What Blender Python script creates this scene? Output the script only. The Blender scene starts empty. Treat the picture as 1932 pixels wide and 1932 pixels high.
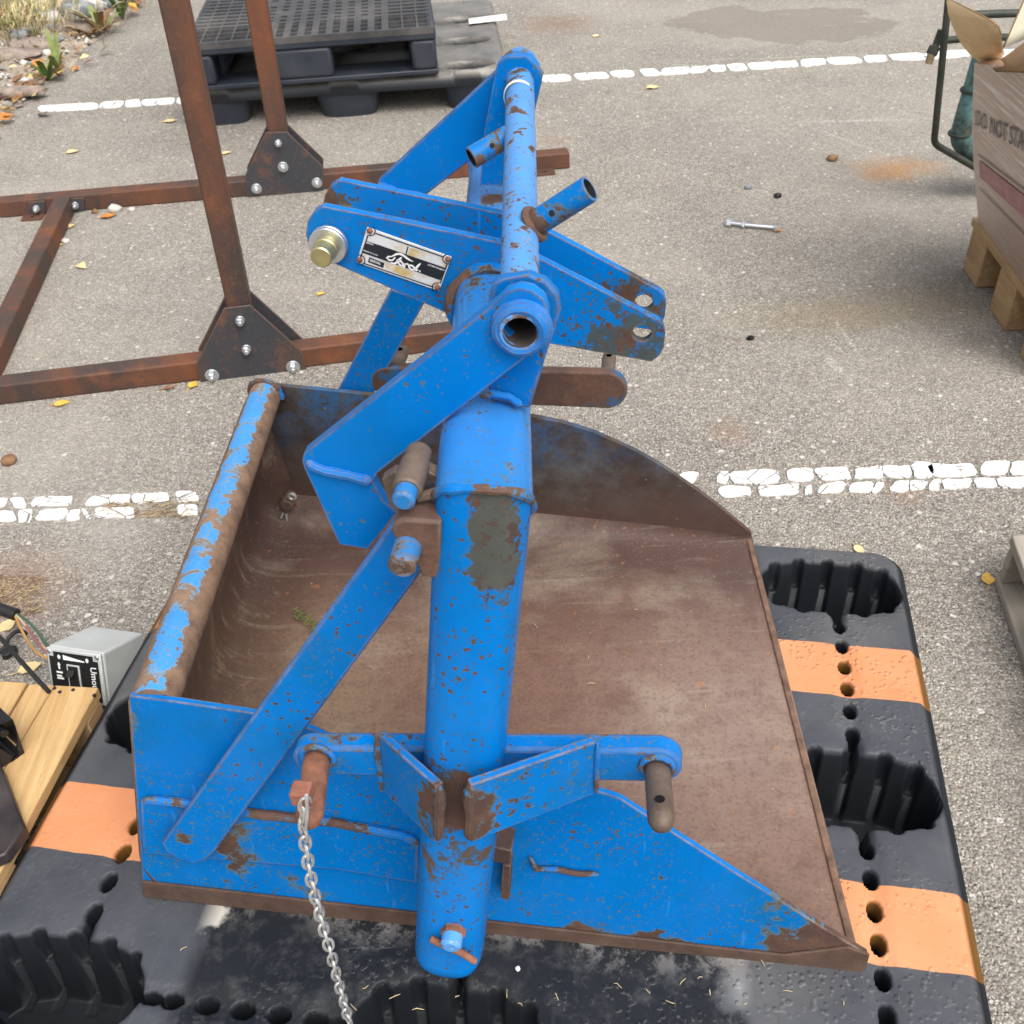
import bpy, bmesh, math, random
import numpy as np
from mathutils import Vector, Matrix
from mathutils.geometry import tessellate_polygon
random.seed(7); np.random.seed(7)
SC = bpy.context.scene
COL = SC.collection

# ------------------------------------------------------------------ camera
HC = 1.31                       # eye height in metres
FP = 1937.0                     # focal length for a picture 1932 units wide
_dn = np.array([122., 2304., 1937.]); _dn /= np.linalg.norm(_dn)
_fw = np.array([0, 0, 1.]) - _dn[2]*_dn; _fw /= np.linalg.norm(_fw)
_rt = np.cross(_dn, _fw)
WM = np.array([_rt, _fw, -_dn])            # world axes in lens axes (x right, y down, z ahead)
cam_d = bpy.data.cameras.new('camera')
cam_d.sensor_width = 36; cam_d.sensor_fit = 'HORIZONTAL'; cam_d.lens = 36*FP/1932
cam_d.clip_start = 0.02; cam_d.clip_end = 400
cam = bpy.data.objects.new('camera', cam_d); COL.objects.link(cam); SC.camera = cam
_m = Matrix.Identity(4)
for i in range(3):
    _m[i][0] = WM[i, 0]; _m[i][1] = -WM[i, 1]; _m[i][2] = -WM[i, 2]
_m[2][3] = HC
cam.matrix_world = _m
cam_d.dof.use_dof = True; cam_d.dof.focus_distance = 1.15; cam_d.dof.aperture_fstop = 18.0

# ------------------------------------------------------------------ light
SUN_EL, SUN_AZ = math.radians(58), math.radians(150)     # azimuth measured from +Y towards +X
world = bpy.data.worlds.new('World'); SC.world = world; world.use_nodes = True
wn = world.node_tree
bg = wn.nodes['Background']
sky = wn.nodes.new('ShaderNodeTexSky'); sky.sky_type = 'NISHITA'; sky.sun_disc = False
sky.sun_elevation = SUN_EL; sky.sun_rotation = SUN_AZ; sky.air_density = 1.0; sky.dust_density = 6.0
hs = wn.nodes.new('ShaderNodeHueSaturation'); hs.inputs['Saturation'].default_value = 0.28
wn.links.new(sky.outputs[0], hs.inputs['Color']); wn.links.new(hs.outputs[0], bg.inputs['Color'])
bg.inputs['Strength'].default_value = 0.15
sd = bpy.data.lights.new('sun', 'SUN'); sd.energy = 0.85; sd.angle = math.radians(60); sd.color = (1, .95, .88)
sun = bpy.data.objects.new('sun', sd); COL.objects.link(sun)
_sv = Vector((math.sin(SUN_AZ)*math.cos(SUN_EL), math.cos(SUN_AZ)*math.cos(SUN_EL), math.sin(SUN_EL)))
sun.rotation_euler = _sv.to_track_quat('Z', 'Y').to_euler(); sun.location = (0, 0, 6)
SC.view_settings.view_transform = 'Standard'; SC.view_settings.look = 'None'
SC.view_settings.exposure = 0.70; SC.view_settings.gamma = 1.0; SC.view_settings.use_curve_mapping = False
SC.render.engine = 'CYCLES'
SC.cycles.use_denoising = True
SC.cycles.max_bounces = 6

# ------------------------------------------------------------------ geometry helpers
CAMP = np.array([0, 0, HC])
def ray(u, v):
    return WM @ np.array([(u-966.)/FP, (v-966.)/FP, 1.])
def onz(u, v, z=0.):
    d = ray(u, v); return CAMP + d*((z-HC)/d[2])
def onpl(u, v, p, n):
    d = ray(u, v); return CAMP + d*(((p-CAMP) @ n)/(d @ n))
def V(*a): return np.array(a, float)
def unit(v): v = np.asarray(v, float); return v/np.linalg.norm(v)
UP = V(0, 0, 1)

class MB:
    def __init__(self): self.v = []; self.f = []; self.m = []
    def add(self, vs, fs, mi=0):
        o = len(self.v); self.v += [tuple(map(float, p)) for p in vs]
        for f in fs: self.f.append(tuple(o+i for i in f)); self.m.append(mi)
        return self
    def prism(self, pts, t, mi=0, holes=None):
        """closed outline of 3D points (roughly planar) pushed along vector t"""
        loops = [list(pts)] + [list(h) for h in (holes or [])]
        flat = [p for l in loops for p in l]; n = len(flat)
        pts_a = np.array(flat)
        if holes: tri = [tuple(x) for x in tessellate_polygon([[Vector(p) for p in l] for l in loops])]
        else: tri = [tuple(range(n))]
        l0 = np.array(loops[0]); nn = np.zeros(3)
        for i in range(len(l0)): nn += np.cross(l0[i]-l0[0], l0[(i+1) % len(l0)]-l0[0])
        flip = nn @ np.asarray(t) > 0        # normal along t: front cap has to turn round
        vs = list(pts_a) + list(pts_a + np.asarray(t)); fs = []
        for f in tri:
            g = tuple(f)
            if holes:
                a = np.cross(pts_a[g[1]]-pts_a[g[0]], pts_a[g[2]]-pts_a[g[0]])
                if (a @ np.asarray(t)) > 0: g = g[::-1]
            elif flip: g = g[::-1]
            fs.append(g); fs.append(tuple(i+n for i in g[::-1]))
        o = 0
        for li, l in enumerate(loops):
            k = len(l)
            for i in range(k):
                a, b = o+i, o+(i+1) % k
                q = (a, b, b+n, a+n)
                fs.append(q if flip else q[::-1])
            o += k
        return self.add(vs, fs, mi)
    def box(self, c, ax, ay, az, mi=0):
        """centre and three half-vectors"""
        c, ax, ay, az = map(np.asarray, (c, ax, ay, az))
        if np.cross(ax, ay) @ az < 0: ay = -ay
        vs = [c+sx*ax+sy*ay+sz*az for sz in (-1, 1) for sy in (-1, 1) for sx in (-1, 1)]
        return self.add(vs, [(0, 2, 3, 1), (4, 5, 7, 6), (0, 1, 5, 4), (2, 6, 7, 3), (0, 4, 6, 2), (1, 3, 7, 5)], mi)
    def rings(self, rings, closed=False, caps=True, mi=0):
        k = len(rings[0]); vs = [p for r in rings for p in r]; fs = []
        m = len(rings)
        for i in range(m if closed else m-1):
            a = i*k; b = ((i+1) % m)*k
            for j in range(k):
                j2 = (j+1) % k; fs.append((a+j, a+j2, b+j2, b+j))
        if caps and not closed:
            fs.append(tuple(range(k))[::-1]); fs.append(tuple((m-1)*k+j for j in range(k)))
        return self.add(vs, fs, mi)
    def cyl(self, a, b, r0, r1=None, seg=24, caps=True, mi=0, bev=0.0):
        a, b = np.asarray(a, float), np.asarray(b, float); r1 = r0 if r1 is None else r1
        w = unit(b-a); x, y = perp(w)
        st = [(a, r0), (b, r1)]
        if bev: st = [(a, r0-bev), (a+w*bev, r0), (b-w*bev, r1), (b, r1-bev)]
        return self.rings([[c+r*(math.cos(t)*x+math.sin(t)*y) for t in circ(seg)] for c, r in st], caps=caps, mi=mi)
    def pipe(self, a, b, ro, ri, seg=28, mi=0, mi_in=None):
        a, b = np.asarray(a, float), np.asarray(b, float); w = unit(b-a); x, y = perp(w)
        R = lambda c, r: [c+r*(math.cos(t)*x+math.sin(t)*y) for t in circ(seg)]
        e = min(.0008, (ro-ri)*.3)
        self.rings([R(a, ri), R(a, ro-e), R(a+w*e, ro), R(b-w*e, ro), R(b, ro-e), R(b, ri)], caps=False, mi=mi)
        return self.rings([R(b, ri), R(a, ri)], caps=False, mi=mi if mi_in is None else mi_in)
    def sweep(self, path, r, seg=12, caps=True, mi=0, closed=False):
        P = [np.asarray(p, float) for p in path]; n = len(P); rings = []
        rr = r if hasattr(r, '__len__') else [r]*n
        x = None
        for i in range(n):
            if closed: w = unit(P[(i+1) % n]-P[i-1])
            else: w = unit(P[min(i+1, n-1)]-P[max(i-1, 0)])
            if x is None: x, y = perp(w)
            else: x = unit(x-(x@w)*w); y = np.cross(w, x)
            rings.append([P[i]+rr[i]*(math.cos(t)*x+math.sin(t)*y) for t in circ(seg)])
        return self.rings(rings, closed=closed, caps=caps, mi=mi)
    def ball(self, c, r, n=12, m=8, mi=0, sq=(1, 1, 1)):
        c = np.asarray(c, float); rg = []
        for i in range(1, m):
            a = math.pi*i/m
            rg.append([c+r*np.array([math.sin(a)*math.cos(t)*sq[0], math.sin(a)*math.sin(t)*sq[1], -math.cos(a)*sq[2]]) for t in circ(n)])
        return self.rings(rg, mi=mi)
    def grid(self, P, mi=0, flip=False):
        """P: array (i,j,3)"""
        a, b = P.shape[:2]; vs = P.reshape(-1, 3); fs = []
        for i in range(a-1):
            for j in range(b-1):
                q = (i*b+j, (i+1)*b+j, (i+1)*b+j+1, i*b+j+1)
                fs.append(q[::-1] if flip else q)
        return self.add(vs, fs, mi)
    def text(self, body, o, ex, ey, size, mi=0, lift=None, align='LEFT', bold=0.0, sx=1.0):
        cu = bpy.data.curves.new('t', 'FONT'); cu.body = body; cu.size = 1; cu.align_x = align; cu.offset = bold
        cu.resolution_u = 3
        ob = bpy.data.objects.new('t', cu); COL.objects.link(ob)
        dg = bpy.context.evaluated_depsgraph_get()
        me = bpy.data.meshes.new_from_object(ob.evaluated_get(dg))
        nrm = unit(np.cross(ex, ey)); off = nrm*(lift or 0)
        vs = [np.asarray(o)+off+np.asarray(ex)*size*v.co.x*sx+np.asarray(ey)*size*v.co.y for v in me.vertices]
        self.add(vs, [tuple(p.vertices) for p in me.polygons], mi)
        bpy.data.objects.remove(ob); bpy.data.curves.remove(cu); bpy.data.meshes.remove(me)
        return self
    def build(self, name, mats, parent=None, ang=40, bevel=0, root=None, seg=2, shadow=True):
        L = np.zeros(3)
        r = parent
        while r is not None and r.parent is not None: r = r.parent
        if r is not None: L = np.array(r.location)
        if root is not None: L = np.asarray(root, float)
        me = bpy.data.meshes.new(name)
        me.from_pydata([tuple(np.array(p)-L) for p in self.v], [], self.f)
        mats = mats if isinstance(mats, (list, tuple)) else [mats]
        for m in mats: me.materials.append(m)
        if len(mats) > 1: me.polygons.foreach_set('material_index', self.m)
        me.polygons.foreach_set('use_smooth', [True]*len(me.polygons))
        me.update(); me.set_sharp_from_angle(angle=math.radians(ang))
        o = bpy.data.objects.new(name, me); COL.objects.link(o)
        if parent is not None: o.parent = parent
        else: o.location = L
        if bevel:
            b = o.modifiers.new('bevel', 'BEVEL'); b.width = bevel; b.segments = seg; b.limit_method = 'ANGLE'; b.angle_limit = math.radians(40)
            b.harden_normals = False
        return o
def circ(n): return [2*math.pi*i/n for i in range(n)]
def perp(w):
    a = V(0, 0, 1) if abs(w[2]) < .9 else V(1, 0, 0)
    x = unit(np.cross(a, w)); return x, np.cross(w, x)
def thing(name, label, cat, loc=(0, 0, 0), group=None):
    o = bpy.data.objects.new(name, None); COL.objects.link(o); o.location = tuple(map(float, loc)); o.empty_display_size = .1
    return tag(o, label, cat, group)
def tag(o, label, cat, group=None):
    o['label'] = label; o['category'] = cat
    if group: o['group'] = group
    return o
def structure(o): o['kind'] = 'structure'; return o
def stuff(o): o['kind'] = 'stuff'; return o
def hull(circs, n=14):
    """outline round a chain of 2D circles (x, y, r)"""
    pts = []
    for x, y, r in circs:
        for t in circ(4*n): pts.append((x+r*math.cos(t), y+r*math.sin(t)))
    pts = sorted(set((round(a, 6), round(b, 6)) for a, b in pts))
    def half(ps):
        h = []
        for p in ps:
            while len(h) > 1 and (h[-1][0]-h[-2][0])*(p[1]-h[-2][1])-(h[-1][1]-h[-2][1])*(p[0]-h[-2][0]) <= 1e-12: h.pop()
            h.append(p)
        return h
    a, b = half(pts), half(pts[::-1]); return a[:-1]+b[:-1]
def smooth_noise(n, k, amp, rng):
    a = rng.normal(0, 1, k); x = np.linspace(0, k, n, endpoint=False)
    i = x.astype(int); f = x-i; f = f*f*(3-2*f)
    return amp*(a[i % k]*(1-f)+a[(i+1) % k]*f)

# ------------------------------------------------------------------ material helpers
class NT:
    def __init__(self, name):
        self.mat = bpy.data.materials.new(name); self.mat.use_nodes = True
        self.t = self.mat.node_tree; self.b = self.t.nodes['Principled BSDF']
        self.pos = self.n('ShaderNodeNewGeometry').outputs['Position']
    def n(self, typ, ins=None, **kw):
        x = self.t.nodes.new(typ)
        for k, v in kw.items(): setattr(x, k, v)
        for k, v in (ins or {}).items(): self.put(x.inputs[k], v)
        return x
    def put(self, sock, v):
        if isinstance(v, bpy.types.NodeSocket): self.t.links.new(v, sock)
        elif isinstance(v, (tuple, list)) and len(v) == 3 and sock.type == 'RGBA': sock.default_value = (*v, 1)
        else: sock.default_value = v
    def noise(self, scale, detail=4, rough=.55, vec=None, dist=0.0):
        return self.n('ShaderNodeTexNoise', {'Vector': vec or self.pos, 'Scale': scale, 'Detail': detail, 'Roughness': rough, 'Distortion': dist}).outputs['Fac']
    def voro(self, scale, feature='F1', vec=None, rnd=1.0, out='Distance'):
        x = self.n('ShaderNodeTexVoronoi', feature=feature); self.put(x.inputs['Vector'], vec or self.pos)
        x.inputs['Scale'].default_value = scale; x.inputs['Randomness'].default_value = rnd
        return x.outputs[out]
    def ramp(self, fac, a, b, ca=0.0, cb=1.0):
        return self.n('ShaderNodeMapRange', {'Value': fac, 'From Min': a, 'From Max': b, 'To Min': ca, 'To Max': cb}).outputs[0]
    def cramp(self, fac, stops, interp='LINEAR'):
        x = self.n('ShaderNodeValToRGB', {'Fac': fac}); e = x.color_ramp.elements; x.color_ramp.interpolation = interp
        while len(e) < len(stops): e.new(.5)
        for el, (p, c) in zip(e, stops): el.position = p; el.color = (*c, 1) if len(c) == 3 else c
        return x.outputs['Color']
    def mix(self, fac, a, b, mode='MIX'):
        x = self.n('ShaderNodeMix', data_type='RGBA', blend_type=mode)
        self.put(x.inputs[0], fac); self.put(x.inputs[6], a); self.put(x.inputs[7], b); return x.outputs[2]
    def math(self, op, a, b=0.0, clamp=False):
        x = self.n('ShaderNodeMath', operation=op, use_clamp=clamp); self.put(x.inputs[0], a); self.put(x.inputs[1], b); return x.outputs[0]
    def sep(self, vec=None):
        return self.n('ShaderNodeSeparateXYZ', {'Vector': vec or self.pos}).outputs
    def mapv(self, vec=None, scale=(1, 1, 1), rot=(0, 0, 0), loc=(0, 0, 0)):
        return self.n('ShaderNodeMapping', {'Vector': vec or self.pos, 'Scale': scale, 'Rotation': rot, 'Location': loc}).outputs[0]
    def blob(self, c, r, soft=.5, amp=.3, nscale=6.0, sx=1.0, sy=1.0, rot=0.0):
        """1 inside a ragged patch of the ground round c"""
        x = self.n('ShaderNodeVectorMath', {0: self.pos, 1: (c[0], c[1], c[2] if len(c) > 2 else 0)}, operation='SUBTRACT').outputs[0]
        m = self.mapv(x, scale=(1/(r*sx), 1/(r*sy), 0 if len(c) < 3 else 1/r), rot=(0, 0, 0))
        if rot: m = self.mapv(self.n('ShaderNodeMapping', {'Vector': x, 'Rotation': (0, 0, rot)}).outputs[0], scale=(1/(r*sx), 1/(r*sy), 0))
        d = self.n('ShaderNodeVectorMath', {0: m}, operation='LENGTH').outputs['Value']
        d = self.math('ADD', d, self.math('MULTIPLY', self.math('SUBTRACT', self.noise(nscale, 5, .6), .5), amp*2))
        return self.ramp(d, 1.0, 1.0-soft)
    def edge(self, r=.0025, lo=.02, hi=.2):
        bv = self.n('ShaderNodeBevel', {'Radius': r}, samples=2).outputs[0]
        g = self.n('ShaderNodeNewGeometry').outputs['Normal']
        d = self.n('ShaderNodeVectorMath', {0: bv, 1: g}, operation='DOT_PRODUCT').outputs['Value']
        return self.ramp(self.math('SUBTRACT', 1.0, d), lo, hi)
    def bump(self, h, strength=.3, dist=.002, prev=None):
        x = self.n('ShaderNodeBump', {'Height': h, 'Strength': strength, 'Distance': dist})
        if prev is not None: self.put(x.inputs['Normal'], prev)
        return x.outputs[0]
    def done(self, col=None, rough=None, metal=None, nrm=None, spec=None, **kw):
        for k, v in (('Base Color', col), ('Roughness', rough), ('Metallic', metal), ('Normal', nrm), ('Specular IOR Level', spec)):
            if v is not None: self.put(self.b.inputs[k], v)
        for k, v in kw.items(): self.put(self.b.inputs[k.replace('_', ' ')], v)
        return self.mat

RUST_D, RUST_M, RUST_L = (.040, .024, .021), (.085, .046, .034), (.175, .088, .050)
def rust_col(m, s=1.0):
    a = m.cramp(m.noise(11*s, 8, .68), [(.3, RUST_D), (.5, RUST_M), (.72, RUST_L)])
    return m.mix(m.ramp(m.noise(170*s, 3), .35, .75, 0, .55), a, (.06, .03, .024))
def worn(name, paint=(.006, .135, .46), amount=.45, chips=.5, edge=.8, fade=.0, soft=.10, scale=9, extra=None, extrap=None, prim=(.105, .15, .15), rough=.3, seed=0.0, dust=.06, pits=.8, rust=None):
    """old paint over rust; amount 0..1 is how much has gone"""
    m = NT(name); p = m.mapv(loc=(seed*3.7, seed*1.3, seed*2.1)); base = m.pos; m.pos = p
    big = m.noise(scale, 9, .68, dist=.4)
    thr = .80-.42*amount
    big = m.math('ADD', big, m.math('MULTIPLY', m.math('SUBTRACT', m.noise(scale*7, 5, .7), .5), .16))
    if extra is not None:
        m.pos = base; ex_ = extra(m); m.pos = p; big = m.math('ADD', big, m.math('MULTIPLY', ex_, .30))
    w = m.ramp(big, thr-soft*.6, thr+.03)
    small = m.noise(95, 6, .62)
    if extra is not None: small = m.math('ADD', small, m.math('MULTIPLY', ex_, .10))
    ct = .80-.2*chips
    cm = m.ramp(small, ct-.05, ct)
    gate = m.ramp(m.noise(14, 5, .6), .38, .62)
    cm = m.math('MULTIPLY', cm, gate)
    cm = m.math('MAXIMUM', cm, m.ramp(m.noise(38, 4, .5), .765-.08*chips, .785-.08*chips))
    sp = m.n('ShaderNodeTexVoronoi', {'Vector': m.n('ShaderNodeVectorMath', {0: m.pos, 1: m.n('ShaderNodeVectorMath', {0: m.n('ShaderNodeTexNoise', {'Vector': m.pos, 'Scale': 120., 'Detail': 3.}).outputs['Color'], 'Scale': .010}, operation='SCALE').outputs[0]}, operation='ADD').outputs[0], 'Scale': 150.}).outputs
    cl_ = m.sep(sp['Color'])[0]
    pit = m.math('MULTIPLY', m.ramp(m.math('ADD', sp['Distance'], m.math('MULTIPLY', m.math('SUBTRACT', m.noise(260, 4, .7), .5), .7)), .36, .22), m.ramp(cl_, .93-.35*pits, .95-.35*pits))
    pg = m.noise(7, 5, .65)
    if extra is not None: pg = m.math('ADD', pg, m.math('MULTIPLY', ex_, .25))
    pit = m.math('MULTIPLY', pit, m.ramp(pg, .43, .60))
    sp2 = m.n('ShaderNodeTexVoronoi', {'Vector': m.pos, 'Scale': 330.}).outputs
    pit2 = m.math('MULTIPLY', m.ramp(m.math('ADD', sp2['Distance'], m.math('MULTIPLY', m.math('SUBTRACT', m.noise(500, 3, .7), .5), .6)), .36, .24), m.ramp(m.sep(sp2['Color'])[1], .86-.2*pits, .88-.2*pits))
    pit2 = m.math('MULTIPLY', pit2, m.ramp(m.noise(11, 6, .7), .44, .60))
    pit = m.math('MAXIMUM', pit, m.math('MULTIPLY', pit2, .8))
    mask = m.math('MAXIMUM', m.math('MAXIMUM', w, cm), m.math('MULTIPLY', pit, .8))
    if edge > 0:
        edr = m.edge(.003, .006, .07)
        ed = m.math('MULTIPLY', edr, m.ramp(m.noise(40, 6, .7), .66-.3*edge, .70-.3*edge))
        mask = m.math('MAXIMUM', mask, m.math('MULTIPLY', ed, .9))
    pc = m.mix(m.ramp(m.noise(5, 5, .6), .35, .75, 0, 1), paint, tuple(min(1, c*1.25) for c in paint))
    pc = m.mix(m.ramp(m.noise(26, 6, .7), .5, .8, 0, .30), pc, tuple(c*.6+.01 for c in paint))
    pc = m.mix(m.ramp(m.noise(2.6, 7, .68), .45, .72, 0, .45), pc, (paint[0]+.004, min(1, paint[1]*1.2), min(1, paint[2]*1.12)))
    run = m.noise(30, 6, .7, vec=m.mapv(scale=(1, 1, .12)))
    pc = m.mix(m.ramp(run, .54, .74, 0, .30*min(1, dust*16)), pc, tuple(c*.6+.008 for c in paint))
    gk = min(1, dust*16)
    pc = m.mix(m.ramp(m.noise(8, 9, .72), .50, .74, 0, .55*gk), pc, (.006, .10, .19))
    pc = m.mix(m.ramp(m.noise(60, 6, .75), .60, .74, 0, .5*gk), pc, (.02, .07, .11))
    sl = m.noise(20, 4, .6, vec=m.mapv(scale=(4, 4, .25), rot=(.5, .35, .2)))
    pc = m.mix(m.ramp(sl, .66, .70, 0, .35*gk), pc, (.05, .28, .70))
    if fade: pc = m.mix(fade, pc, (.13, .36, .72))
    rc = rust_col(m)
    if rust: rc = m.mix(m.ramp(m.noise(26, 7, .75), .36, .60, .15, .95), rc, rust)
    c = m.mix(m.ramp(mask, .05, .42), pc, m.mix(m.ramp(m.noise(50, 5), .4, .65), prim, tuple(c*.75 for c in prim)))
    if extrap is not None:
        m.pos = base; e2 = m.math('ADD', extrap(m), m.math('MULTIPLY', m.math('SUBTRACT', m.noise(40, 9, .8), .5), 1.9)); m.pos = p
        pk = m.ramp(e2, .48, .56); c = m.mix(pk, c, m.mix(m.noise(70, 6, .7), tuple(x*.7 for x in prim), tuple(x*1.25 for x in prim)))
        mask = m.math('MAXIMUM', mask, m.math('MULTIPLY', pk, m.ramp(m.noise(60, 7, .75), .51, .59)))
    c = m.mix(m.ramp(mask, .38, .62), c, rc)
    if edge > 0: c = m.mix(m.math('MULTIPLY', edr, m.ramp(m.noise(34, 6, .7), .40, .56, 0, .75*min(1, edge))), c, m.mix(m.noise(90, 4), (.15, .10, .075), (.36, .31, .27)))
    dust = m.ramp(m.noise(3.2, 6, .7), .45, .8, 0, dust)
    c = m.mix(dust, c, (.30, .26, .21))
    h = m.math('ADD', m.math('MULTIPLY', m.ramp(mask, .3, .6), -.55), m.math('MULTIPLY', m.noise(240, 4), m.ramp(mask, .3, .7, .12, .7)))
    nm = m.bump(m.noise(16, 4), .05, .01)
    return m.done(c, m.ramp(mask, .25, .6, rough, .82), None, m.bump(h, .55, .0009, nm), m.ramp(mask, .25, .6, .07, .4))
def metal_mat(name, col, rough=.4, metal=.85, var=.25, sc=60):
    m = NT(name); a = m.noise(sc, 6, .65)
    c = m.mix(m.ramp(a, .3, .75, 0, 1), tuple(x*(1-var) for x in col), tuple(min(1, x*(1+var)) for x in col))
    return m.done(c, m.ramp(m.noise(sc*.6, 4), .3, .7, rough*.75, rough*1.3), metal, m.bump(m.noise(300, 3), .12, .0006))
def plain(name, col, rough=.6, var=.2, sc=30, bump=.15, metal=0.0, spec=.4):
    m = NT(name); a = m.noise(sc, 5, .6)
    c = m.mix(m.ramp(a, .3, .7), tuple(x*(1-var) for x in col), tuple(min(1, x*(1+var)) for x in col))
    return m.done(c, rough, metal, m.bump(m.noise(sc*6, 4), bump, .001), spec)

BLUE = (.0, .140, .455)
M = {}
M['blue'] = worn('blue_paint', BLUE, .30, .2, .95, rough=.36)
M['blue_arm'] = worn('blue_paint_arm', BLUE, .10, .05, 1.0, rough=.38, seed=1.1, dust=.03, pits=.1)
M['blue_light'] = worn('blue_paint_faded', BLUE, .42, .4, .8, fade=.42, seed=2.2)
M['weld'] = worn('weld_bead', BLUE, .62, .3, .3, seed=3, scale=22)
M['dirty_steel'] = worn('grimy_blue_steel', (.03, .13, .30), .95, .4, .6, seed=4, prim=(.16, .14, .12))
M['pin_steel'] = plain('brown_pin_steel', (.13, .095, .072), .6, .35, 40, .4, .25)
M['rust_pin'] = plain('rusty_pin', (.20, .085, .05), .85, .4, 60, .6)
M['zinc'] = metal_mat('zinc_plate', (.62, .64, .66), .34, .9, .12)
M['brass_zinc'] = metal_mat('yellow_zinc', (.52, .47, .24), .36, .9, .2)
M['galv'] = metal_mat('galvanised_chain', (.60, .59, .57), .42, .7, .25, 90)
# ------------------------------------------------------------------ more materials
def px(u, v, z=0.): return tuple(onz(u, v, z))
def asphalt_mat():
    m = NT('worn_asphalt')
    warp = m.n('ShaderNodeVectorMath', {0: m.pos, 1: m.n('ShaderNodeVectorMath', {0: m.n('ShaderNodeTexNoise', {'Vector': m.pos, 'Scale': 90., 'Detail': 2.}).outputs['Color'], 'Scale': .006}, operation='SCALE').outputs[0]}, operation='ADD').outputs[0]
    cell = m.voro(185, vec=warp, out='Color'); dist = m.voro(185, vec=warp)
    cs = m.sep(cell)
    stone = m.cramp(cs[0], [(0, (.10, .093, .086)), (.3, (.19, .173, .15)), (.55, (.30, .27, .225)), (.8, (.42, .385, .33)), (1, (.64, .61, .56))])
    stone = m.mix(m.ramp(cs[1], .8, .95, 0, .6), stone, (.33, .21, .12))
    binder = m.mix(m.noise(60, 4), (.17, .155, .135), (.31, .28, .24))
    show = m.math('MULTIPLY', m.ramp(dist, .62, .42), m.ramp(cs[2], .18, .42))
    c = m.mix(m.math('MULTIPLY', show, m.ramp(m.noise(2.2, 4), .3, .7, .55, 1.0)), binder, stone)
    fine = m.voro(420, out='Color'); fs = m.sep(fine)
    c = m.mix(m.ramp(fs[0], .76, .92, 0, .75), c, (.60, .56, .50))
    c = m.mix(m.ramp(fs[1], .78, .93, 0, .75), c, (.06, .055, .05))
    big = m.voro(62, out='Color', vec=warp); bs = m.sep(big); c = m.mix(m.math('MULTIPLY', m.ramp(m.voro(62, vec=warp), .36, .28), m.ramp(bs[0], .86, .90, 0, .8)), c, m.cramp(bs[1], [(0, (.16, .14, .125)), (.5, (.5, .46, .40)), (1, (.78, .76, .71))]))
    c = m.mix(m.ramp(m.noise(1.1, 7, .65), .42, .68, 0, .45), c, (.46, .42, .36))       # dust
    c = m.mix(m.ramp(m.noise(2.3, 6, .7), .55, .75, 0, .35), c, (.13, .12, .11))
    c = m.mix(m.math('MULTIPLY', m.ramp(m.noise(4.5, 6, .7), .62, .74, 0, .35), m.ramp(m.noise(30, 4), .4, .6)), c, (.30, .17, .10))
    streak = m.noise(3.2, 7, .72, vec=m.mapv(scale=(.5, 2.6, 1), rot=(0, 0, .12)))
    c = m.mix(m.ramp(streak, .58, .72, 0, .28), c, (.50, .47, .41))
    # the two dried puddles, rust and moss stains
    halo = m.blob(px(1490, 48), .62, .45, .22, 3, 1.0, .72, .2)
    wet = m.blob(px(1478, 44), .46, .06, .75, 2.6, 1.0, .60, .16)
    wet = m.math('MULTIPLY', wet, m.ramp(m.noise(7, 5, .7, vec=m.mapv(scale=(.4, 2, 1), rot=(0, 0, .3))), .66, .60))
    c = m.mix(m.math('MULTIPLY', halo, .45), c, (.37, .34, .29))
    c = m.mix(m.math('MULTIPLY', wet, .6), c, (.16, .138, .108))
    for q, r, a_, ro, k in ((px(1610, 228), .22, .07, .1, .5), (px(1590, 262), .20, .05, 1.0, .4), (px(1600, 640), .13, .06, 1.5, .5), (px(1575, 690), .09, .2, 1.4, .4), (px(1480, 108), .5, .02, .05, .3), (px(1310, 125), .25, .05, .5, .35)):
        c = m.mix(m.math('MULTIPLY', m.math('MULTIPLY', m.blob(q, r, .8, .6, 26, 1.0, a_, ro), m.ramp(m.noise(80, 4), .4, .55)), k), c, (.66, .64, .60))
    grain = m.ramp(m.noise(130, 3), .36, .62)
    r1 = m.blob(px(1692, 318), .15, .8, .75, 8, 1.15, .8)
    c = m.mix(m.math('MULTIPLY', r1, m.math('MULTIPLY', grain, 1.15)), c, (.47, .22, .055))
    r1b = m.blob(px(1815, 345), .14, .8, .5, 9)
    c = m.mix(m.math('MULTIPLY', r1b, .4), c, (.10, .09, .085))
    r2 = m.blob(px(1650, 585), .30, .95, .4, 6, 1.5, .42, -.06)
    c = m.mix(m.math('MULTIPLY', r2, .5), c, (.29, .22, .115))
    r3 = m.blob(px(1870, 520), .26, .9, .4, 6, 1.3, .9)
    c = m.mix(m.math('MULTIPLY', r3, .4), c, (.075, .065, .055))
    for q, r, k in ((px(1050, 45), .22, .5), (px(1380, 815), .06, .45), (px(1990, 235), .05, .5), (px(1700, 930), .05, .4), (px(20, 1110), .16, .55), (px(1045, 265), .08, .35)):
        b = m.blob(q, r, .9, .4, 12); c = m.mix(m.math('MULTIPLY', b, k), c, (.26, .15, .095))
    for q, r, k in ((px(1420, 270), .3, .18), (px(900, 700), .3, .25), (px(210, 1000), .16, .5), (px(60, 880), .3, .35)):
        b = m.blob(q, r, .9, .4, 8); c = m.mix(m.math('MULTIPLY', b, k), c, (.40, .375, .33))
    h = m.math('ADD', m.math('MULTIPLY', m.ramp(dist, .7, .2), .8), m.math('MULTIPLY', m.noise(260, 4), .6))
    h = m.math('MULTIPLY', h, m.math('SUBTRACT', 1.0, m.math('MULTIPLY', wet, .5)))
    return m.done(c, .88, None, m.bump(h, .9, .0035), .3)
M['asphalt'] = asphalt_mat()
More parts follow.
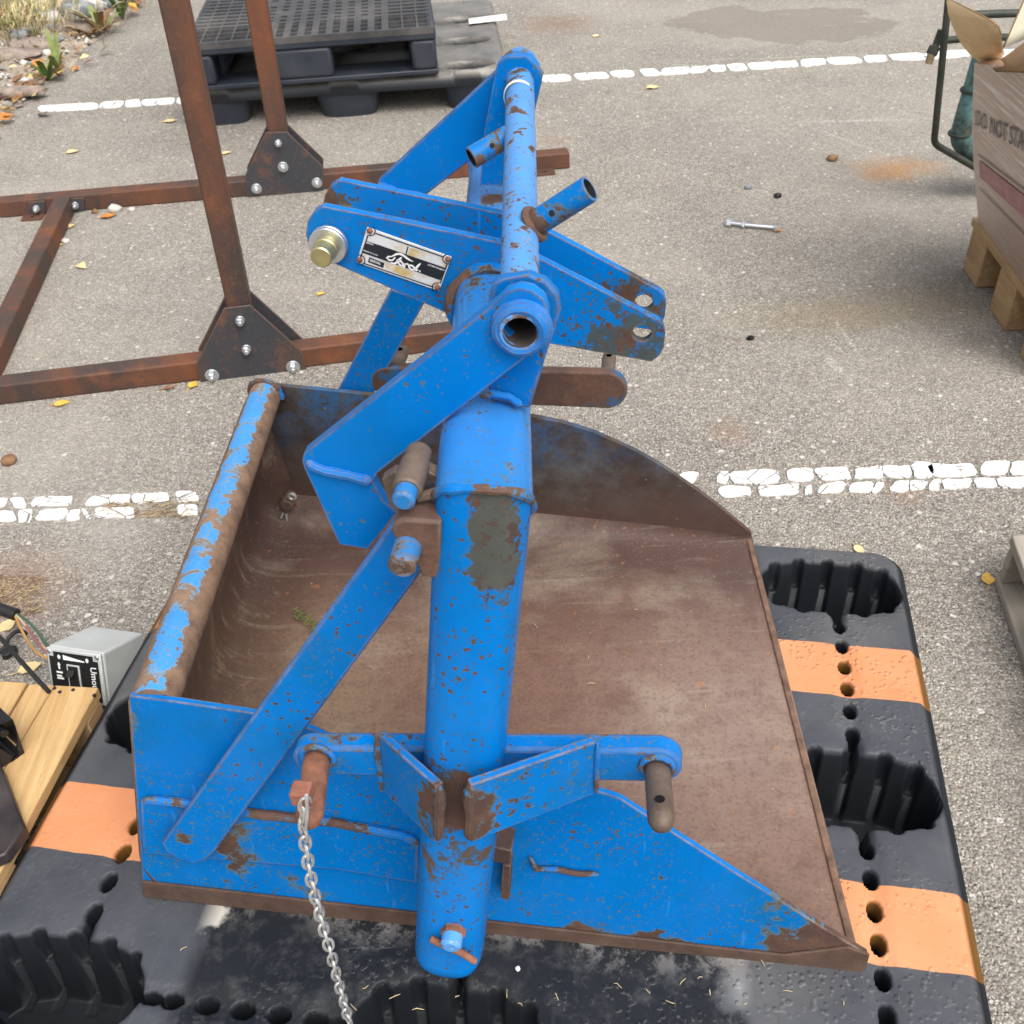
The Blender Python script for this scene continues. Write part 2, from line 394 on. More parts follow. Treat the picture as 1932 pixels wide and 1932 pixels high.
def paint_line_mat():
    m = NT('road_paint')
    ck = m.n('ShaderNodeTexVoronoi', {'Vector': m.mapv(scale=(1, 1.5, 1)), 'Scale': 17.}, feature='DISTANCE_TO_EDGE').outputs['Distance']
    wob = m.noise(60, 5, .7)
    crack = m.ramp(m.math('ADD', ck, m.math('MULTIPLY', m.math('SUBTRACT', wob, .5), .05)), .012, .034, 1, 0)
    crack = m.math('MULTIPLY', crack, m.ramp(m.noise(9, 3), .44, .52))
    chip = m.ramp(m.noise(46, 8, .78), .60, .65)
    c = m.mix(m.noise(20, 5), (.70, .69, .66), (.86, .86, .85))
    c = m.mix(m.math('MAXIMUM', crack, chip), c, (.19, .17, .15))
    return m.done(c, .75, None, m.bump(m.math('SUBTRACT', m.noise(90, 4), m.math('MULTIPLY', crack, .8)), .35, .002))
M['line'] = paint_line_mat()
def rusty_frame(name, base=(.165, .062, .030), dark=(.060, .043, .037), w=.47):
    m = NT(name)
    st = m.noise(4, 8, .68, vec=m.mapv(scale=(1.5, 1.5, .45)))
    c = m.mix(m.ramp(st, w-.12, w+.14), base, dark)
    c = m.mix(m.ramp(m.noise(9, 6, .7), .55, .72, 0, .6), c, (.26, .095, .036))
    c = m.mix(m.ramp(m.noise(120, 4), .55, .8, 0, .4), c, (.23, .11, .06))
    c = m.mix(m.edge(.003, .03, .2), c, (.25, .115, .06))
    return m.done(c, m.ramp(st, .3, .7, .75, .5), .15, m.bump(m.noise(200, 5), .25, .0008), .35)
M['frame'] = rusty_frame('rusty_box_steel')
M['gusset'] = rusty_frame('dark_mill_scale', (.10, .055, .036), (.046, .049, .056), .40)
def black_plastic(name, base=(.018, .021, .027), dust=(.12, .118, .112), amt=.5, rough=.45, drops=.0):
    m = NT(name)
    d = m.ramp(m.noise(4.5, 8, .7), .42, .72, 0, amt)
    c = m.mix(d, base, dust)
    sc = m.ramp(m.noise(30, 6, .75, vec=m.mapv(scale=(3, .35, 1), rot=(0, 0, .5))), .64, .72, 0, .25)
    c = m.mix(sc, c, (.22, .21, .2))
    return m.done(c, m.ramp(d, 0, .5, rough, rough+.25), None, m.bump(m.noise(45, 6, .6), .14, .004), .45)
M['plastic_far'] = black_plastic('black_plastic', (.016, .021, .032), (.06, .067, .08), .5, .42)
M['plastic_deck'] = black_plastic('dusty_black_plastic', (.042, .042, .044), (.16, .15, .14), .7, .5)
def lower_deck():
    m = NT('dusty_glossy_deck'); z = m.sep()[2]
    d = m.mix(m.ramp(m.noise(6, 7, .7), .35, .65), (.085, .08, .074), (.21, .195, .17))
    c = m.mix(m.ramp(z, .112, .131), (.010, .012, .016), d)  # cup recesses painted near black by depth to stand for their shade
    return m.done(c, .34, None, m.bump(m.noise(40, 5), .12, .004), .5)
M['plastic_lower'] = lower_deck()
M['hole'] = plain('dark_inside', (.012, .012, .013), .9, .2, 20)
def wood(name, c0, c1, axis=1, sc=6, gray=0.0):
    m = NT(name)
    s = [26, 26, 26]; s[axis] = 1.6
    g = m.noise(sc*.35, 7, .62, vec=m.mapv(scale=tuple(s)), dist=.6)
    c = m.mix(m.ramp(g, .32, .68), c0, c1)
    c = m.mix(m.ramp(m.noise(sc*2.5, 4, .6, vec=m.mapv(scale=tuple(s))), .6, .72, 0, .45), c, tuple(x*.5 for x in c0))
    c = m.mix(m.ramp(m.noise(5, 6, .7), .5, .78, 0, .4), c, tuple(x*.62 for x in c0))
    if gray: c = m.mix(m.ramp(m.noise(3, 6), .3, .6, gray*.5, gray), c, (.30, .28, .245))
    return m.done(c, .75, None, m.bump(g, .3, .0015), .25)
M['wood_new'] = wood('pale_pine', (.42, .25, .10), (.60, .41, .20), 1, 7)
M['wood_pallet'] = wood('pallet_pine', (.30, .18, .085), (.47, .31, .16), 1, 6)
M['wood_grey'] = wood('weathered_pine', (.27, .225, .17), (.42, .37, .30), 1, 6, .7)
M['cardboard'] = plain('cardboard_inside', (.74, .54, .30), .8, .12, 9, .12)
M['cardboard_b'] = plain('cardboard_outside', (.30, .18, .085), .8, .15, 9, .12)
M['cardboard_p'] = plain('cardboard_pale', (.50, .47, .36), .8, .1, 9, .12)
M['card_edge'] = plain('cardboard_edge', (.20, .12, .06), .9, .2, 60)
def carton_mat():
    m = NT('wrapped_carton')
    c = m.mix(m.noise(3, 5), (.34, .215, .145), (.42, .28, .195))
    s = m.sep()
    film = m.ramp(m.noise(3, 8, .75, vec=m.mapv(scale=(1, .7, 30), rot=(-.16, 0, 0)), dist=.5), .52, .60)
    film = m.math('MULTIPLY', film, m.ramp(s[2], .26, .42, .10, 1))
    c = m.mix(m.math('MULTIPLY', film, .7), c, (.72, .70, .68))
    c = m.mix(.05, c, (.62, .58, .56))
    nm = m.bump(m.noise(5, 7, .65, vec=m.mapv(scale=(1, 2, 14), rot=(.42, 0, 0))), .55, .006)
    return m.done(c, .28, None, nm, .6, Coat_Weight=.6, Coat_Roughness=.18)
M['carton'] = carton_mat()
M['ink'] = plain('faded_ink', (.11, .105, .12), .5, .25, 40)
M['ink_faint'] = plain('rubbed_ink', (.22, .19, .18), .5, .25, 40)
M['ink_red'] = plain('faded_red_print', (.36, .17, .17), .45, .25, 30)
M['ink_line'] = plain('tape_line', (.17, .12, .10), .5, .2, 40)
def copper():
    m = NT('verdigris_copper')
    g = m.noise(14, 7, .68)
    c = m.mix(m.ramp(g, .38, .62), (.045, .055, .05), (.16, .33, .33))
    c = m.mix(m.ramp(m.noise(30, 5), .6, .75), c, (.19, .15, .10))
    return m.done(c, .6, .2, m.bump(m.noise(90, 4), .3, .001), .4)
M['copper'] = copper()
M['copper_dark'] = plain('tarnished_copper', (.055, .062, .05), .55, .35, 25, .2, .4)
M['brass'] = plain('brass_fitting', (.34, .27, .14), .45, .25, 30, .2, .6)
M['alu'] = plain('grey_enclosure', (.52, .54, .53), .5, .08, 20, .1, .2)
M['blackface'] = plain('black_panel', (.012, .013, .014), .45, .2, 30, .05)
M['white'] = plain('white_print', (.75, .75, .74), .6, .05)
M['cable'] = plain('black_cable', (.014, .014, .014), .5, .2, 40)
for k, c in (('wire_o', (.42, .22, .06)), ('wire_w', (.45, .36, .25)), ('wire_r', (.26, .10, .10)), ('wire_g', (.05, .09, .06))):
    M[k] = plain(k.replace('wire_', 'wire_'), c, .5, .15)
M['steel_dark'] = plain('oiled_black_steel', (.03, .03, .033), .38, .5, 14, .25, .6)
M['steel_bright'] = plain('scuffed_steel', (.055, .046, .046), .42, .7, 9, .3, .4)
M['plate_alu'] = plain('nameplate_metal', (.60, .61, .62), .45, .12, 25, .1)
def plate_stain():
    m = NT('stained_nameplate')
    f = m.ramp(m.noise(38, 5, .6), .44, .60)
    c = m.mix(f, (.60, .61, .62), (.50, .36, .14))
    return m.done(c, .45, 0.0, m.bump(m.noise(200, 3), .15, .0005))
M['plate_stain'] = plate_stain()
M['plate_black'] = plain('nameplate_black', (.012, .016, .022), .4, .2)
M['dirt'] = None
def dirt_mat():
    m = NT('sandy_dirt')
    c = m.cramp(m.noise(9, 9, .72), [(.3, (.17, .135, .10)), (.5, (.36, .30, .23)), (.7, (.52, .46, .38))])
    cell = m.sep(m.voro(70, out='Color')); d = m.voro(70)
    c = m.mix(m.math('MULTIPLY', m.ramp(d, .5, .3), m.ramp(cell[0], .45, .6)), c, m.cramp(cell[1], [(0, (.16, .13, .11)), (.6, (.40, .35, .30)), (1, (.6, .57, .52))]))
    return m.done(c, .95, None, m.bump(m.math('ADD', m.noise(40, 6), m.ramp(d, .5, .2)), .8, .008), .2)
M['dirt'] = dirt_mat()
M['stone_grey'] = plain('grey_stone', (.20, .215, .23), .8, .4, 26, .9)
M['stone_pink'] = plain('pinkish_stone', (.25, .20, .165), .85, .4, 26, .9)
M['stone_pale'] = plain('pale_stone', (.50, .48, .45), .8, .15, 14, .4)
M['leaf_y'] = plain('yellow_leaf', (.62, .38, .07), .6, .25, 60, .3)
M['leaf_p'] = plain('pale_leaf', (.66, .52, .27), .65, .2, 60, .3)
M['leaf_o'] = plain('orange_leaf', (.42, .17, .04), .65, .35, 60, .3)
M['leaf_b'] = plain('brown_leaf', (.20, .11, .055), .75, .35, 60, .3)
M['leaf_g'] = plain('green_weed', (.06, .13, .025), .55, .35, 40, .3)
M['leaf_g2'] = plain('light_weed', (.19, .23, .07), .6, .3, 40, .3)
M['straw'] = plain('dry_straw', (.48, .38, .21), .8, .2, 60, .2)

# ------------------------------------------------------------------ the ground
g = MB(); n = 14
gx = np.concatenate([[-120, -30, -8], np.linspace(-3, 3, n), [8, 30, 120]]); gy = np.concatenate([[-40, -8], np.linspace(-1, 7, n), [12, 40, 160]])
g.grid(np.array([[V(x, y, 0) for y in gy] for x in gx]), flip=False)
structure(g.build('ground', M['asphalt']))

def crumble(poly_uv, rng, amp=.0035):
    """rounded, slightly ragged outline of one patch of road paint from its corner points on the ground"""
    q = [np.array(p) for p in poly_uv]; ex, ey = q[1]-q[0], q[3]-q[0]; c = sum(q)/4
    lx, ly = np.linalg.norm(ex), np.linalg.norm(ey); ex, ey = ex/lx, ey/ly; out = []
    n_ = max(18, int((lx+ly)/.012)); n_ = min(n_, 90); r = min(lx, ly)*rng.uniform(.12, .30)
    j = smooth_noise(n_, max(5, n_//3), amp, rng); sk = rng.uniform(-.3, .3)*ly
    P = []
    hx, hy = lx/2-r, ly/2-r
    for k in range(4):
        sx, sy = ((1, 1), (-1, 1), (-1, -1), (1, -1))[k]
        for t in np.linspace(0, math.pi/2, 6): P.append((sx*hx+r*math.cos(t+k*math.pi/2), sy*hy+r*math.sin(t+k*math.pi/2)))
    P = np.array(P+[P[0]]); L = np.r_[0, np.cumsum(np.linalg.norm(np.diff(P, axis=0), axis=1))]
    for i, s in enumerate(np.linspace(0, L[-1], n_, endpoint=False)):
        x, y = np.interp(s, L, P[:, 0]), np.interp(s, L, P[:, 1]); f = 1+(j[i]+rng.normal(0, amp*.25))/max(.02, math.hypot(x, y))
        out.append(c+ex*(x*f+sk*y/ly)+ey*y*f)
    return out
rng = np.random.default_rng(4)
def paint_run(mb, ends, y0, y1, skew=0):
    """patches along a line: ends = list of (x_left, x_right) in picture columns at its rows"""
    for a, b in ends:
        def pt(u, t):
            v0 = np.interp(u, [y0[0], y0[2]], [y0[1], y0[3]]); v1 = np.interp(u, [y1[0], y1[2]], [y1[1], y1[3]])
            return onz(u, v0+(v1-v0)*t, .004)
        q = crumble([pt(a, 0), pt(b, 0), pt(b, 1), pt(a, 1)], rng)
        mb.prism(q[::-1], V(0, 0, -.0035))
mb = MB()
ends = [(72, 185), (189, 233), (236, 265), (267, 330), (333, 372), (1020, 1077), (1086, 1150), (1152, 1195), (1213, 1242), (1249, 1300), (1303, 1335), (1338, 1370), (1374, 1408), (1412, 1458), (1460, 1505), (1513, 1560), (1562, 1625), (1630, 1675), (1678, 1742), (1745, 1830), (1836, 1990)]
ends += [(x, x+78) for x in range(1996, 3000, 86)]
paint_run(mb, ends, (75, 199, 1830, 93), (75, 211, 1830, 106))
structure(mb.build('road_marking', M['line']))
mb = MB()
up = [(-60, 12), (22, 45), (52, 136), (160, 246), (248, 318), (336, 372), (1282, 1312), (1352, 1372), (1378, 1468), (1478, 1535), (1542, 1600), (1610, 1664), (1668, 1720), (1724, 1758), (1760, 1845), (1850, 1905), (1908, 1990)]
up += [(x, x+84) for x in range(1996, 3100, 94)]; lo_x = [(x, x+76) for x in range(2000, 3100, 90)]
paint_run(mb, up, (0, 941, 1932, 868), (0, 957, 1932, 893))
lo = [(-60, 30), (36, 60), (66, 124), (128, 152), (158, 166), (180, 250), (335, 372), (1290, 1325), (1360, 1420), (1431, 1510), (1520, 1534), (1542, 1588), (1598, 1644), (1650, 1667), (1680, 1710), (1715, 1752), (1755, 1775), (1780, 1830), (1838, 1880), (1884, 1990)]
paint_run(mb, lo+lo_x, (0, 964, 1932, 899), (0, 984, 1932, 917))
structure(mb.build('road_marking', M['line']))

# bare earth beyond the edge of the paving, top left
e0, e1 = onz(0, 240, 0), onz(266, 8, 0); ed = unit(e1-e0); en = V(-ed[1], ed[0], 0)
mb = MB(); nu, nv = 90, 46
P = np.zeros((nu, nv, 3)); rg = np.random.default_rng(2)
edge_n = smooth_noise(nu, 30, .03, rg); hn = rg.normal(0, 1, (nu, nv))
for i in range(nu):
    for j in range(nv):
        s = -1.5+i*(7.5/nu); t = j/(nv-1); w = t**1.6*4.0
        q = e0+ed*s+en*(w+edge_n[i]*(1-t))
        z = .006+.05*min(1, w/.5)+.012*hn[i, j]*min(1, w/.1) if j else .001
        P[i, j] = q+V(0, 0, z)
mb.grid(P, flip=True)
structure(mb.build('dirt_ground', M['dirt'], ang=80))
# ------------------------------------------------------------------ the blue scoop
D = unit(V(.987, -.160, 0)); NV = V(-D[1], D[0], 0)          # along the side plates / away from the eye
P0 = V(-.484, .689, .14); PF = V(.402, 1.285, .14)
def PN(u, v, off=0., lean=0., p=P0):
    return onpl(u, v, p+off*NV, unit(NV-lean*UP))
def PG(u, v, off=0., lean=0.): return PN(u, v, off, lean, PF)
def disc(c, r, n=24, a=D, b=UP): return [c+r*(math.cos(t)*a+math.sin(t)*b) for t in circ(n)]

def w_side(m):      # worn nose and bottom of the near plate
    foot = m.ramp(m.math('ADD', m.sep()[2], m.math('MULTIPLY', m.noise(16, 6, .7), .03)), .190, .165, 0, .8)
    return m.math('MAXIMUM', foot, m.math('MAXIMUM', m.math('MULTIPLY', m.blob((.315, .585, .19), .135, .9, .6, 9), .8), m.math('MULTIPLY', m.blob(tuple(PN(480, 1650, 0)), .10, .9, .5, 9, 1.4, 1), .45)))
M['blue_side'] = worn('blue_side_plate', BLUE, .27, .4, 1.0, extra=w_side, rough=.36, seed=.4)
def w_leg(m):
    c = m.math('MULTIPLY', m.blob(tuple(PN(856, 1545, -.112)), .064, .8, .5, 18), 1.25)
    b = m.math('MULTIPLY', m.math('MULTIPLY', m.ramp(m.noise(120, 5, .6), .56, .66), m.blob(tuple(PN(915, 1280, -.085)), .24, .9, .3, 6)), .8)
    return m.math('MAXIMUM', m.math('MAXIMUM', m.math('MULTIPLY', c, 1.0), m.math('MULTIPLY', b, .5)), m.math('MAXIMUM', m.math('MULTIPLY', m.blob(tuple(PN(884, 1415, -.125)), .045, .5, .2, 20, .13, 1), 1.6), m.math('MULTIPLY', m.blob(tuple(PN(870, 1690, -.12)), .10, .9, .4, 12), .55)))
M['blue_leg'] = worn('blue_leg_paint', BLUE, .20, .5, .6, extra=w_leg, extrap=lambda m: m.math('MULTIPLY', m.blob(tuple(PN(928, 1035, -.062)), .098, .9, .25, 12, .36, 1.2), 1.0), prim=(.072, .076, .068), rough=.33, seed=.7, pits=.9)
def w_mast(m):
    return m.math('MAXIMUM', m.math('MULTIPLY', m.blob(tuple(PN(1232, 622, .34)), .085, .9, .4, 12), .62), m.math('MULTIPLY', m.blob(tuple(PN(610, 380, .39)), .06, .8, .5, 14), .75))
M['blue_mast'] = worn('blue_mast_plate', BLUE, .27, .55, 1.1, extra=w_mast, extrap=lambda m: m.math('MULTIPLY', m.blob(tuple(PN(1185, 640, .34)), .13, .9, .2, 9), .74), rough=.36, seed=1.9, prim=(.062, .085, .092))
def w_tube(m):
    a = m.blob(tuple(PN(890, 790, .12)), .045, .7, .4, 18); b = m.blob(tuple(PN(895, 520, .32)), .07, .8, .4, 14); c = m.blob(tuple(PN(925, 360, .55)), .06, .8, .4, 14)
    return m.math('MULTIPLY', m.math('MAXIMUM', m.math('MAXIMUM', a, b), c), .8)
M['blue_tube'] = worn('blue_tube_paint', BLUE, .24, .4, .6, extra=w_tube, fade=.18, rough=.26, seed=2.9)
M['blue_rim'] = worn('faded_blue_rim', (.03, .22, .56), .52, .5, .9, rust=(.26, .165, .105), extra=lambda m: m.ramp(m.sep(m.n('ShaderNodeNewGeometry').outputs['Normal'])[2], .90, .55, 0, .75), fade=.25, soft=.12, scale=26, seed=5.1, prim=(.24, .32, .34), rough=.4)
M['blue_thin'] = worn('faded_blue_thin_tube', (.05, .20, .52), .48, .7, .5, fade=.28, scale=46, seed=6.3, prim=(.2, .25, .3), rough=.3)
M['weld_rust'] = worn('rusty_weld', BLUE, .98, .3, .3, seed=3, scale=22)
M['hitch'] = worn('blue_hitch_bracket', BLUE, .36, extra=lambda m: m.blob(tuple(PN(856, 1535, -.112)), .055, .8, .4, 16), chips=.8, edge=1.1, seed=7.7, prim=(.10, .15, .16), scale=12)
def inner_plate():
    m = NT('rusty_inner_plate'); s = m.sep()
    a = m.cramp(m.noise(13, 9, .72), [(.32, (.025, .020, .018)), (.48, (.06, .047, .040)), (.68, (.11, .11, .108))])
    hz = m.math('ADD', s[2], m.math('MULTIPLY', m.math('SUBTRACT', m.noise(7, 5), .5), .16))
    bl = m.math('MULTIPLY', m.ramp(m.noise(17, 8, .72), .44, .56), m.ramp(hz, .27, .42))
    c = m.mix(m.math('MULTIPLY', m.math('MULTIPLY', bl, .8), m.ramp(m.noise(75, 6, .75), .60, .50)), a, (.020, .115, .27))
    c = m.mix(m.ramp(hz, .30, .18), c, m.mix(m.noise(25, 7, .7), (.05, .03, .026), (.115, .066, .05)))
    c = m.mix(m.ramp(m.noise(70, 5, .7), .60, .68), c, (.09, .036, .024))
    c = m.mix(m.ramp(m.noise(130, 3), .70, .74, 0, .7), c, (.30, .26, .22))
    return m.done(c, .72, None, m.bump(m.noise(120, 5), .35, .001), .35)
M['inner'] = inner_plate()
def floor_mat():
    m = NT('rusty_scoop_floor'); s = m.sep()
    r = m.mix(m.noise(16, 8, .7), (.118, .060, .041), (.205, .120, .084))
    tan = m.blob(tuple(PN(500, 1200, .3)), .33, .9, .4, 4)
    r = m.mix(m.math('MULTIPLY', tan, .85), r, (.32, .23, .148))
    sx_ = m.math('ADD', m.math('MULTIPLY', s[0], .987), m.math('MULTIPLY', s[1], -.160))
    r = m.mix(m.ramp(m.math('ADD', sx_, m.math('MULTIPLY', m.noise(9, 5), .08)), -.46, -.54, 0, .85), r, m.mix(m.ramp(m.noise(60, 5, .7, vec=m.mapv(scale=(1, 1, .12))), .55, .72), (.085, .048, .030), (.26, .19, .12)))
    grey = m.blob((.31, .90, .15), .26, .9, .3, 4, 1, 1.5)
    r = m.mix(m.math('MULTIPLY', grey, .5), r, (.27, .21, .182))
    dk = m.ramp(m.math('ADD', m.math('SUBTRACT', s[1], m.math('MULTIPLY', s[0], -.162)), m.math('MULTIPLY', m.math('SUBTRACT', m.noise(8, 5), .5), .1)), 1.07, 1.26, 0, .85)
    r = m.mix(dk, r, (.062, .036, .031))  # shade along the far side, painted into the floor colour
    pale = m.math('MULTIPLY', m.ramp(m.noise(3.6, 6, .62, vec=m.mapv(scale=(1, 1.5, 1), rot=(0, 0, .16)), dist=.3), .53, .68), .5)
    scr = m.ramp(m.noise(9, 7, .7, vec=m.mapv(scale=(.35, 5, 1), rot=(0, 0, .16))), .56, .70, 0, .4)
    r = m.mix(scr, r, (.33, .28, .22))
    r = m.mix(m.math('MULTIPLY', pale, .7), r, (.37, .31, .235))
    r = m.mix(m.ramp(m.noise(190, 4, .7), .50, .72, 0, .6), r, (.062, .034, .028))
    r = m.mix(m.ramp(m.noise(240, 3, .7), .58, .72, 0, .4), r, (.28, .21, .165))
    r = m.mix(m.ramp(m.noise(48, 7, .75), .50, .64, 0, .40), r, (.085, .046, .034))
    r = m.mix(m.ramp(m.noise(9, 8, .75), .52, .66, 0, .4), r, (.10, .046, .03))
    r = m.mix(m.ramp(m.noise(150, 3), .70, .75, 0, .6), r, (.42, .36, .30))
    r = m.mix(m.ramp(m.noise(60, 5), .66, .72, 0, .6), r, (.33, .13, .04))
    return m.done(r, m.ramp(m.noise(20, 4), .3, .7, .5, .75), None, m.bump(m.noise(170, 5), .35, .001), .4)
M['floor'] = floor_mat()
M['skid'] = plain('brown_skid_steel', (.085, .050, .036), .75, .4, 26, .5)
M['edge_rust'] = plain('worn_cutting_edge', (.15, .085, .056), .7, .5, 40, .8)
M['dark_in'] = plain('dark_tube_bore', (.06, .05, .042), .7, .4, 30, .3, .4)

RN, TNp = PN(272, 1690), PN(1618, 1843); RF = onz(495, 971, .14)
base = (RN+RF+PF+TNp)/4; base[2] = .14
S = thing('dirt_scoop', 'large blue rusty tractor scoop bucket with tube frame standing on the black pallet', 'scoop bucket', base)
LN, LF = .10, -.06
# side plates
mb = MB(); nrm = unit(NV-LN*UP)
pl = [(243, 1313), (330, 1324), (470, 1345), (560, 1364), (640, 1402), (900, 1445), (1040, 1466), (1170, 1507), (1400, 1655), (1560, 1755), (1638, 1802), (1632, 1826), (1618, 1843), (270, 1690)]
mb.prism([PN(u, v, 0, LN) for u, v in pl], nrm*.008); mb.build('side_plate', M['blue_side'], S, bevel=.0012)
mb = MB(); nf = unit(NV-LF*UP)
pl = [(505, 726), (700, 745), (860, 764), (1000, 785), (1060, 797), (1120, 815), (1200, 851), (1250, 880), (1300, 914), (1350, 950), (1418, 1007), (1419, 1021), (495, 973)]
mb.prism([PG(u, v, 0, LF) for u, v in pl], nf*.008)
o = mb.build('side_plate', M['inner'], S, bevel=.0012); o['label'] = 'rust blotched inner side with little blue left'
# skid along the foot of the near plate
mb = MB()
mb.prism([PN(u, v, -.004, LN) for u, v in [(268, 1664), (520, 1693), (900, 1737), (1300, 1783), (1480, 1803), (1600, 1788), (1641, 1803), (1634, 1828), (1616, 1849), (1560, 1841), (900, 1764), (270, 1693)]], nrm*.0035)
mb.build('skid_bar', M['skid'], S, bevel=.001)
mb = MB()
mb.prism([PN(u, v, -.007, LN) for u, v in [(264, 1512), (330, 1519), (400, 1530), (640, 1557), (760, 1580), (790, 1598), (788, 1668), (640, 1643), (300, 1614), (268, 1612)]], nrm*.0065)
mb.build('doubler_plate', M['blue_side'], S, bevel=.003, seg=3)
mb = MB()
wob = np.random.default_rng(3)
def bead(path, r, k=.3, sub=5):
    P = []
    for a, b in zip(path[:-1], path[1:]):
        for i in range(sub): P.append(np.asarray(a)+(np.asarray(b)-np.asarray(a))*i/sub+wob.normal(0, r*.07, 3))
    P.append(path[-1]); n_ = len(P); R = list(r*(1+smooth_noise(n_, max(3, n_//2), k*.3, wob))); R[0] *= .35; R[-1] *= .35; R[1] *= .85; R[-2] *= .85; return P, R
for pts, r in ((([(268, 1508), (330, 1513), (400, 1525), (520, 1540), (640, 1553), (760, 1577), (790, 1592)]), .0052), ([(1000, 1618), (1012, 1640), (1050, 1640), (1085, 1648), (1130, 1650)], .003)):
    P, R = bead([PN(u, v, -.005, LN) for u, v in pts], r); mb.sweep(P, R, 8)
mb.build('weld_seam', M['weld'], S)
mb = MB()
for q, t in (([(932, 1598), (966, 1606), (962, 1632), (930, 1626)], .03), ([(948, 1632), (964, 1634), (960, 1700), (944, 1694)], .02)):
    mb.prism([PN(u, v, -t, LN) for u, v in q], nrm*(t+.001))
mb.build('stop_lug', M['dirty_steel'], S, bevel=.001)
# rim tube
TN_, TF_ = PN(290, 1332, .006, LN), PG(502, 742, -.003, LF)
mb = MB(); mb.cyl(TN_, TF_, .0245, seg=32); mb.build('rim_tube', M['blue_rim'], S)
mb = MB(); P, R = bead([TF_-unit(TF_-TN_)*.004+.0265*(math.cos(t)*D+math.sin(t)*UP) for t in np.linspace(-.4, 3.3, 9)], .0045); mb.sweep(P, R, 8); mb.build('weld_seam', M['weld'], S)
# floor and back wall, one bent sheet
nt, nq = 44, 56
G = np.zeros((nt, nq, 3)); Rr = .055; Wd = .73
for i in range(nt):
    t = i/(nt-1)
    B = RN+(RF-RN)*t+V(0, 0, .006); T = TNp+(PF-TNp)*t; T[2] = .147
    A = TN_+(TF_-TN_)*t-D*.022+UP*.004
    B = B+D*(.004); h = .085
    b1 = B+(A-B)/np.linalg.norm(A-B)*h; b2 = B+D*h
    prof = []
    for q in np.linspace(0, 1, 12, endpoint=False): prof.append((A+(b1-A)*q, D))
    for q in np.linspace(0, 1, 16, endpoint=False): prof.append(((1-q)**2*b1+2*q*(1-q)*B+q*q*b2, unit(D*(1-q)+UP*q)))
    for q in np.linspace(0, 1, nq-28): prof.append((b2+(T-b2)*q, UP))
    w = (1-t)*Wd; lift = Rr-math.sqrt(max(0, Rr*Rr-max(0, Rr-w)**2)) if w < Rr else 0
    for j, (p, nn) in enumerate(prof):
        k = lift*min(1, .12+j/14) if j < 14 else lift
        fade = 1-min(1, max(0, (j-nq*.50)/(nq*.50)))**1.6
        G[i, j] = p+nn*k*fade
mb = MB(); mb.grid(G, flip=False)
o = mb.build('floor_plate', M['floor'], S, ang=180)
sm = o.modifiers.new('thick', 'SOLIDIFY'); sm.thickness = .005; sm.offset = -1 if o.data.polygons[len(o.data.polygons)//2].normal.z > 0 else 1
mb = MB(); ed_ = unit(PF-TNp)
ta, tb = TNp*V(1, 1, 0)+UP*.1475, PF*V(1, 1, 0)+UP*.1475; mb.box((ta+tb)/2-D*.006, D*.0046, (tb-ta)/2*.985, UP*.0022); mb.build('cutting_edge', M['edge_rust'], S, bevel=.002)
# straw and dirt bits lie in the scoop: see below

# frame: two legs and the cross tube, mitred
RT = .0355; SQ = 2.9
EL = PN(913, 948, -.022); LB = PN(850, 1772, -.085)
CF = PN(938, 312, .800)
ax1, ax2 = unit(EL-LB), unit(CF-EL)
def sqr(w, r, n=40):
    """offsets round a pipe whose section is slightly squared"""
    x = unit(D-(D@w)*w); y = np.cross(w, x); out = []
    for t in circ(n):
        c, s_ = math.cos(t), math.sin(t); k = (abs(c)**SQ+abs(s_)**SQ)**(-1/SQ); out.append(r*k*(c*x+s_*y))
    return out
def mitre_ring(c, din, dout, r, n=40):
    mn = unit(din+dout); out = []
    for o_ in sqr(din, r, n): out.append(c+o_+din*(-(o_ @ mn)/(din @ mn)))
    return out
def ring(c, w, r, n=36):
    x, y = perp(w); return [c+r*(math.cos(t)*x+math.sin(t)*y) for t in circ(n)]
def ringq(c, w, r): return [c+o_ for o_ in sqr(w, r)]
def leg_mesh(lb, el, other):
    w = unit(el-lb); mb = MB(); rg = []
    for k in range(7):
        a = math.pi/2*k/6; rg.append(ringq(lb-w*.030*math.cos(a), w, max(.004, RT*math.sin(a)**.5)))
    rg.append(ringq(lb+w*.2, w, RT)); rg.append(ringq(lb+w*.4, w, RT)); rg.append(mitre_ring(el, w, other, RT)); mb.rings(rg); return mb
leg_mesh(LB, EL, ax2).build('leg', M['blue_leg'], S, ang=50)
mb = MB()
def cut(c, w, mn_, r): return [c+o_+w*(-(o_ @ mn_)/(w @ mn_)) for o_ in sqr(w, r)]
FL = CF-UP*.54+NV*.01+D*(-.05)
ax3 = unit(FL-CF)
mb.rings([cut(EL, ax2, unit(ax1+ax2), RT+.0012)]+[ringq(EL+(CF-EL)*q, ax2, RT+.0012) for q in (.12, .3, .5, .7, .88)]+[cut(CF, ax2, unit(ax2+ax3), RT+.0012)]); mb.build('cross_tube', M['blue_tube'], S, ang=50)
leg_mesh(FL, CF, -ax2).build('leg', M['blue_leg'], S, ang=50)
def closed_bead(pts, r, k=.25):
    mb = MB(); P = [np.asarray(p)+wob.normal(0, r*.05, 3) for p in pts]; n_ = len(P); mb.sweep(P, list(r*(1+smooth_noise(n_, max(4, n_//2), k*.35, wob))), 8, closed=True); return mb
closed_bead([EL+(p-EL)*1.0 for p in mitre_ring(EL, ax1, ax2, RT, 48)], .0040, .5).build('weld_bead', M['weld'], S)
closed_bead([CF+(p-CF)*1.03 for p in mitre_ring(CF, ax2, ax3, RT, 40)], .0046).build('weld_bead', M['weld'], S)
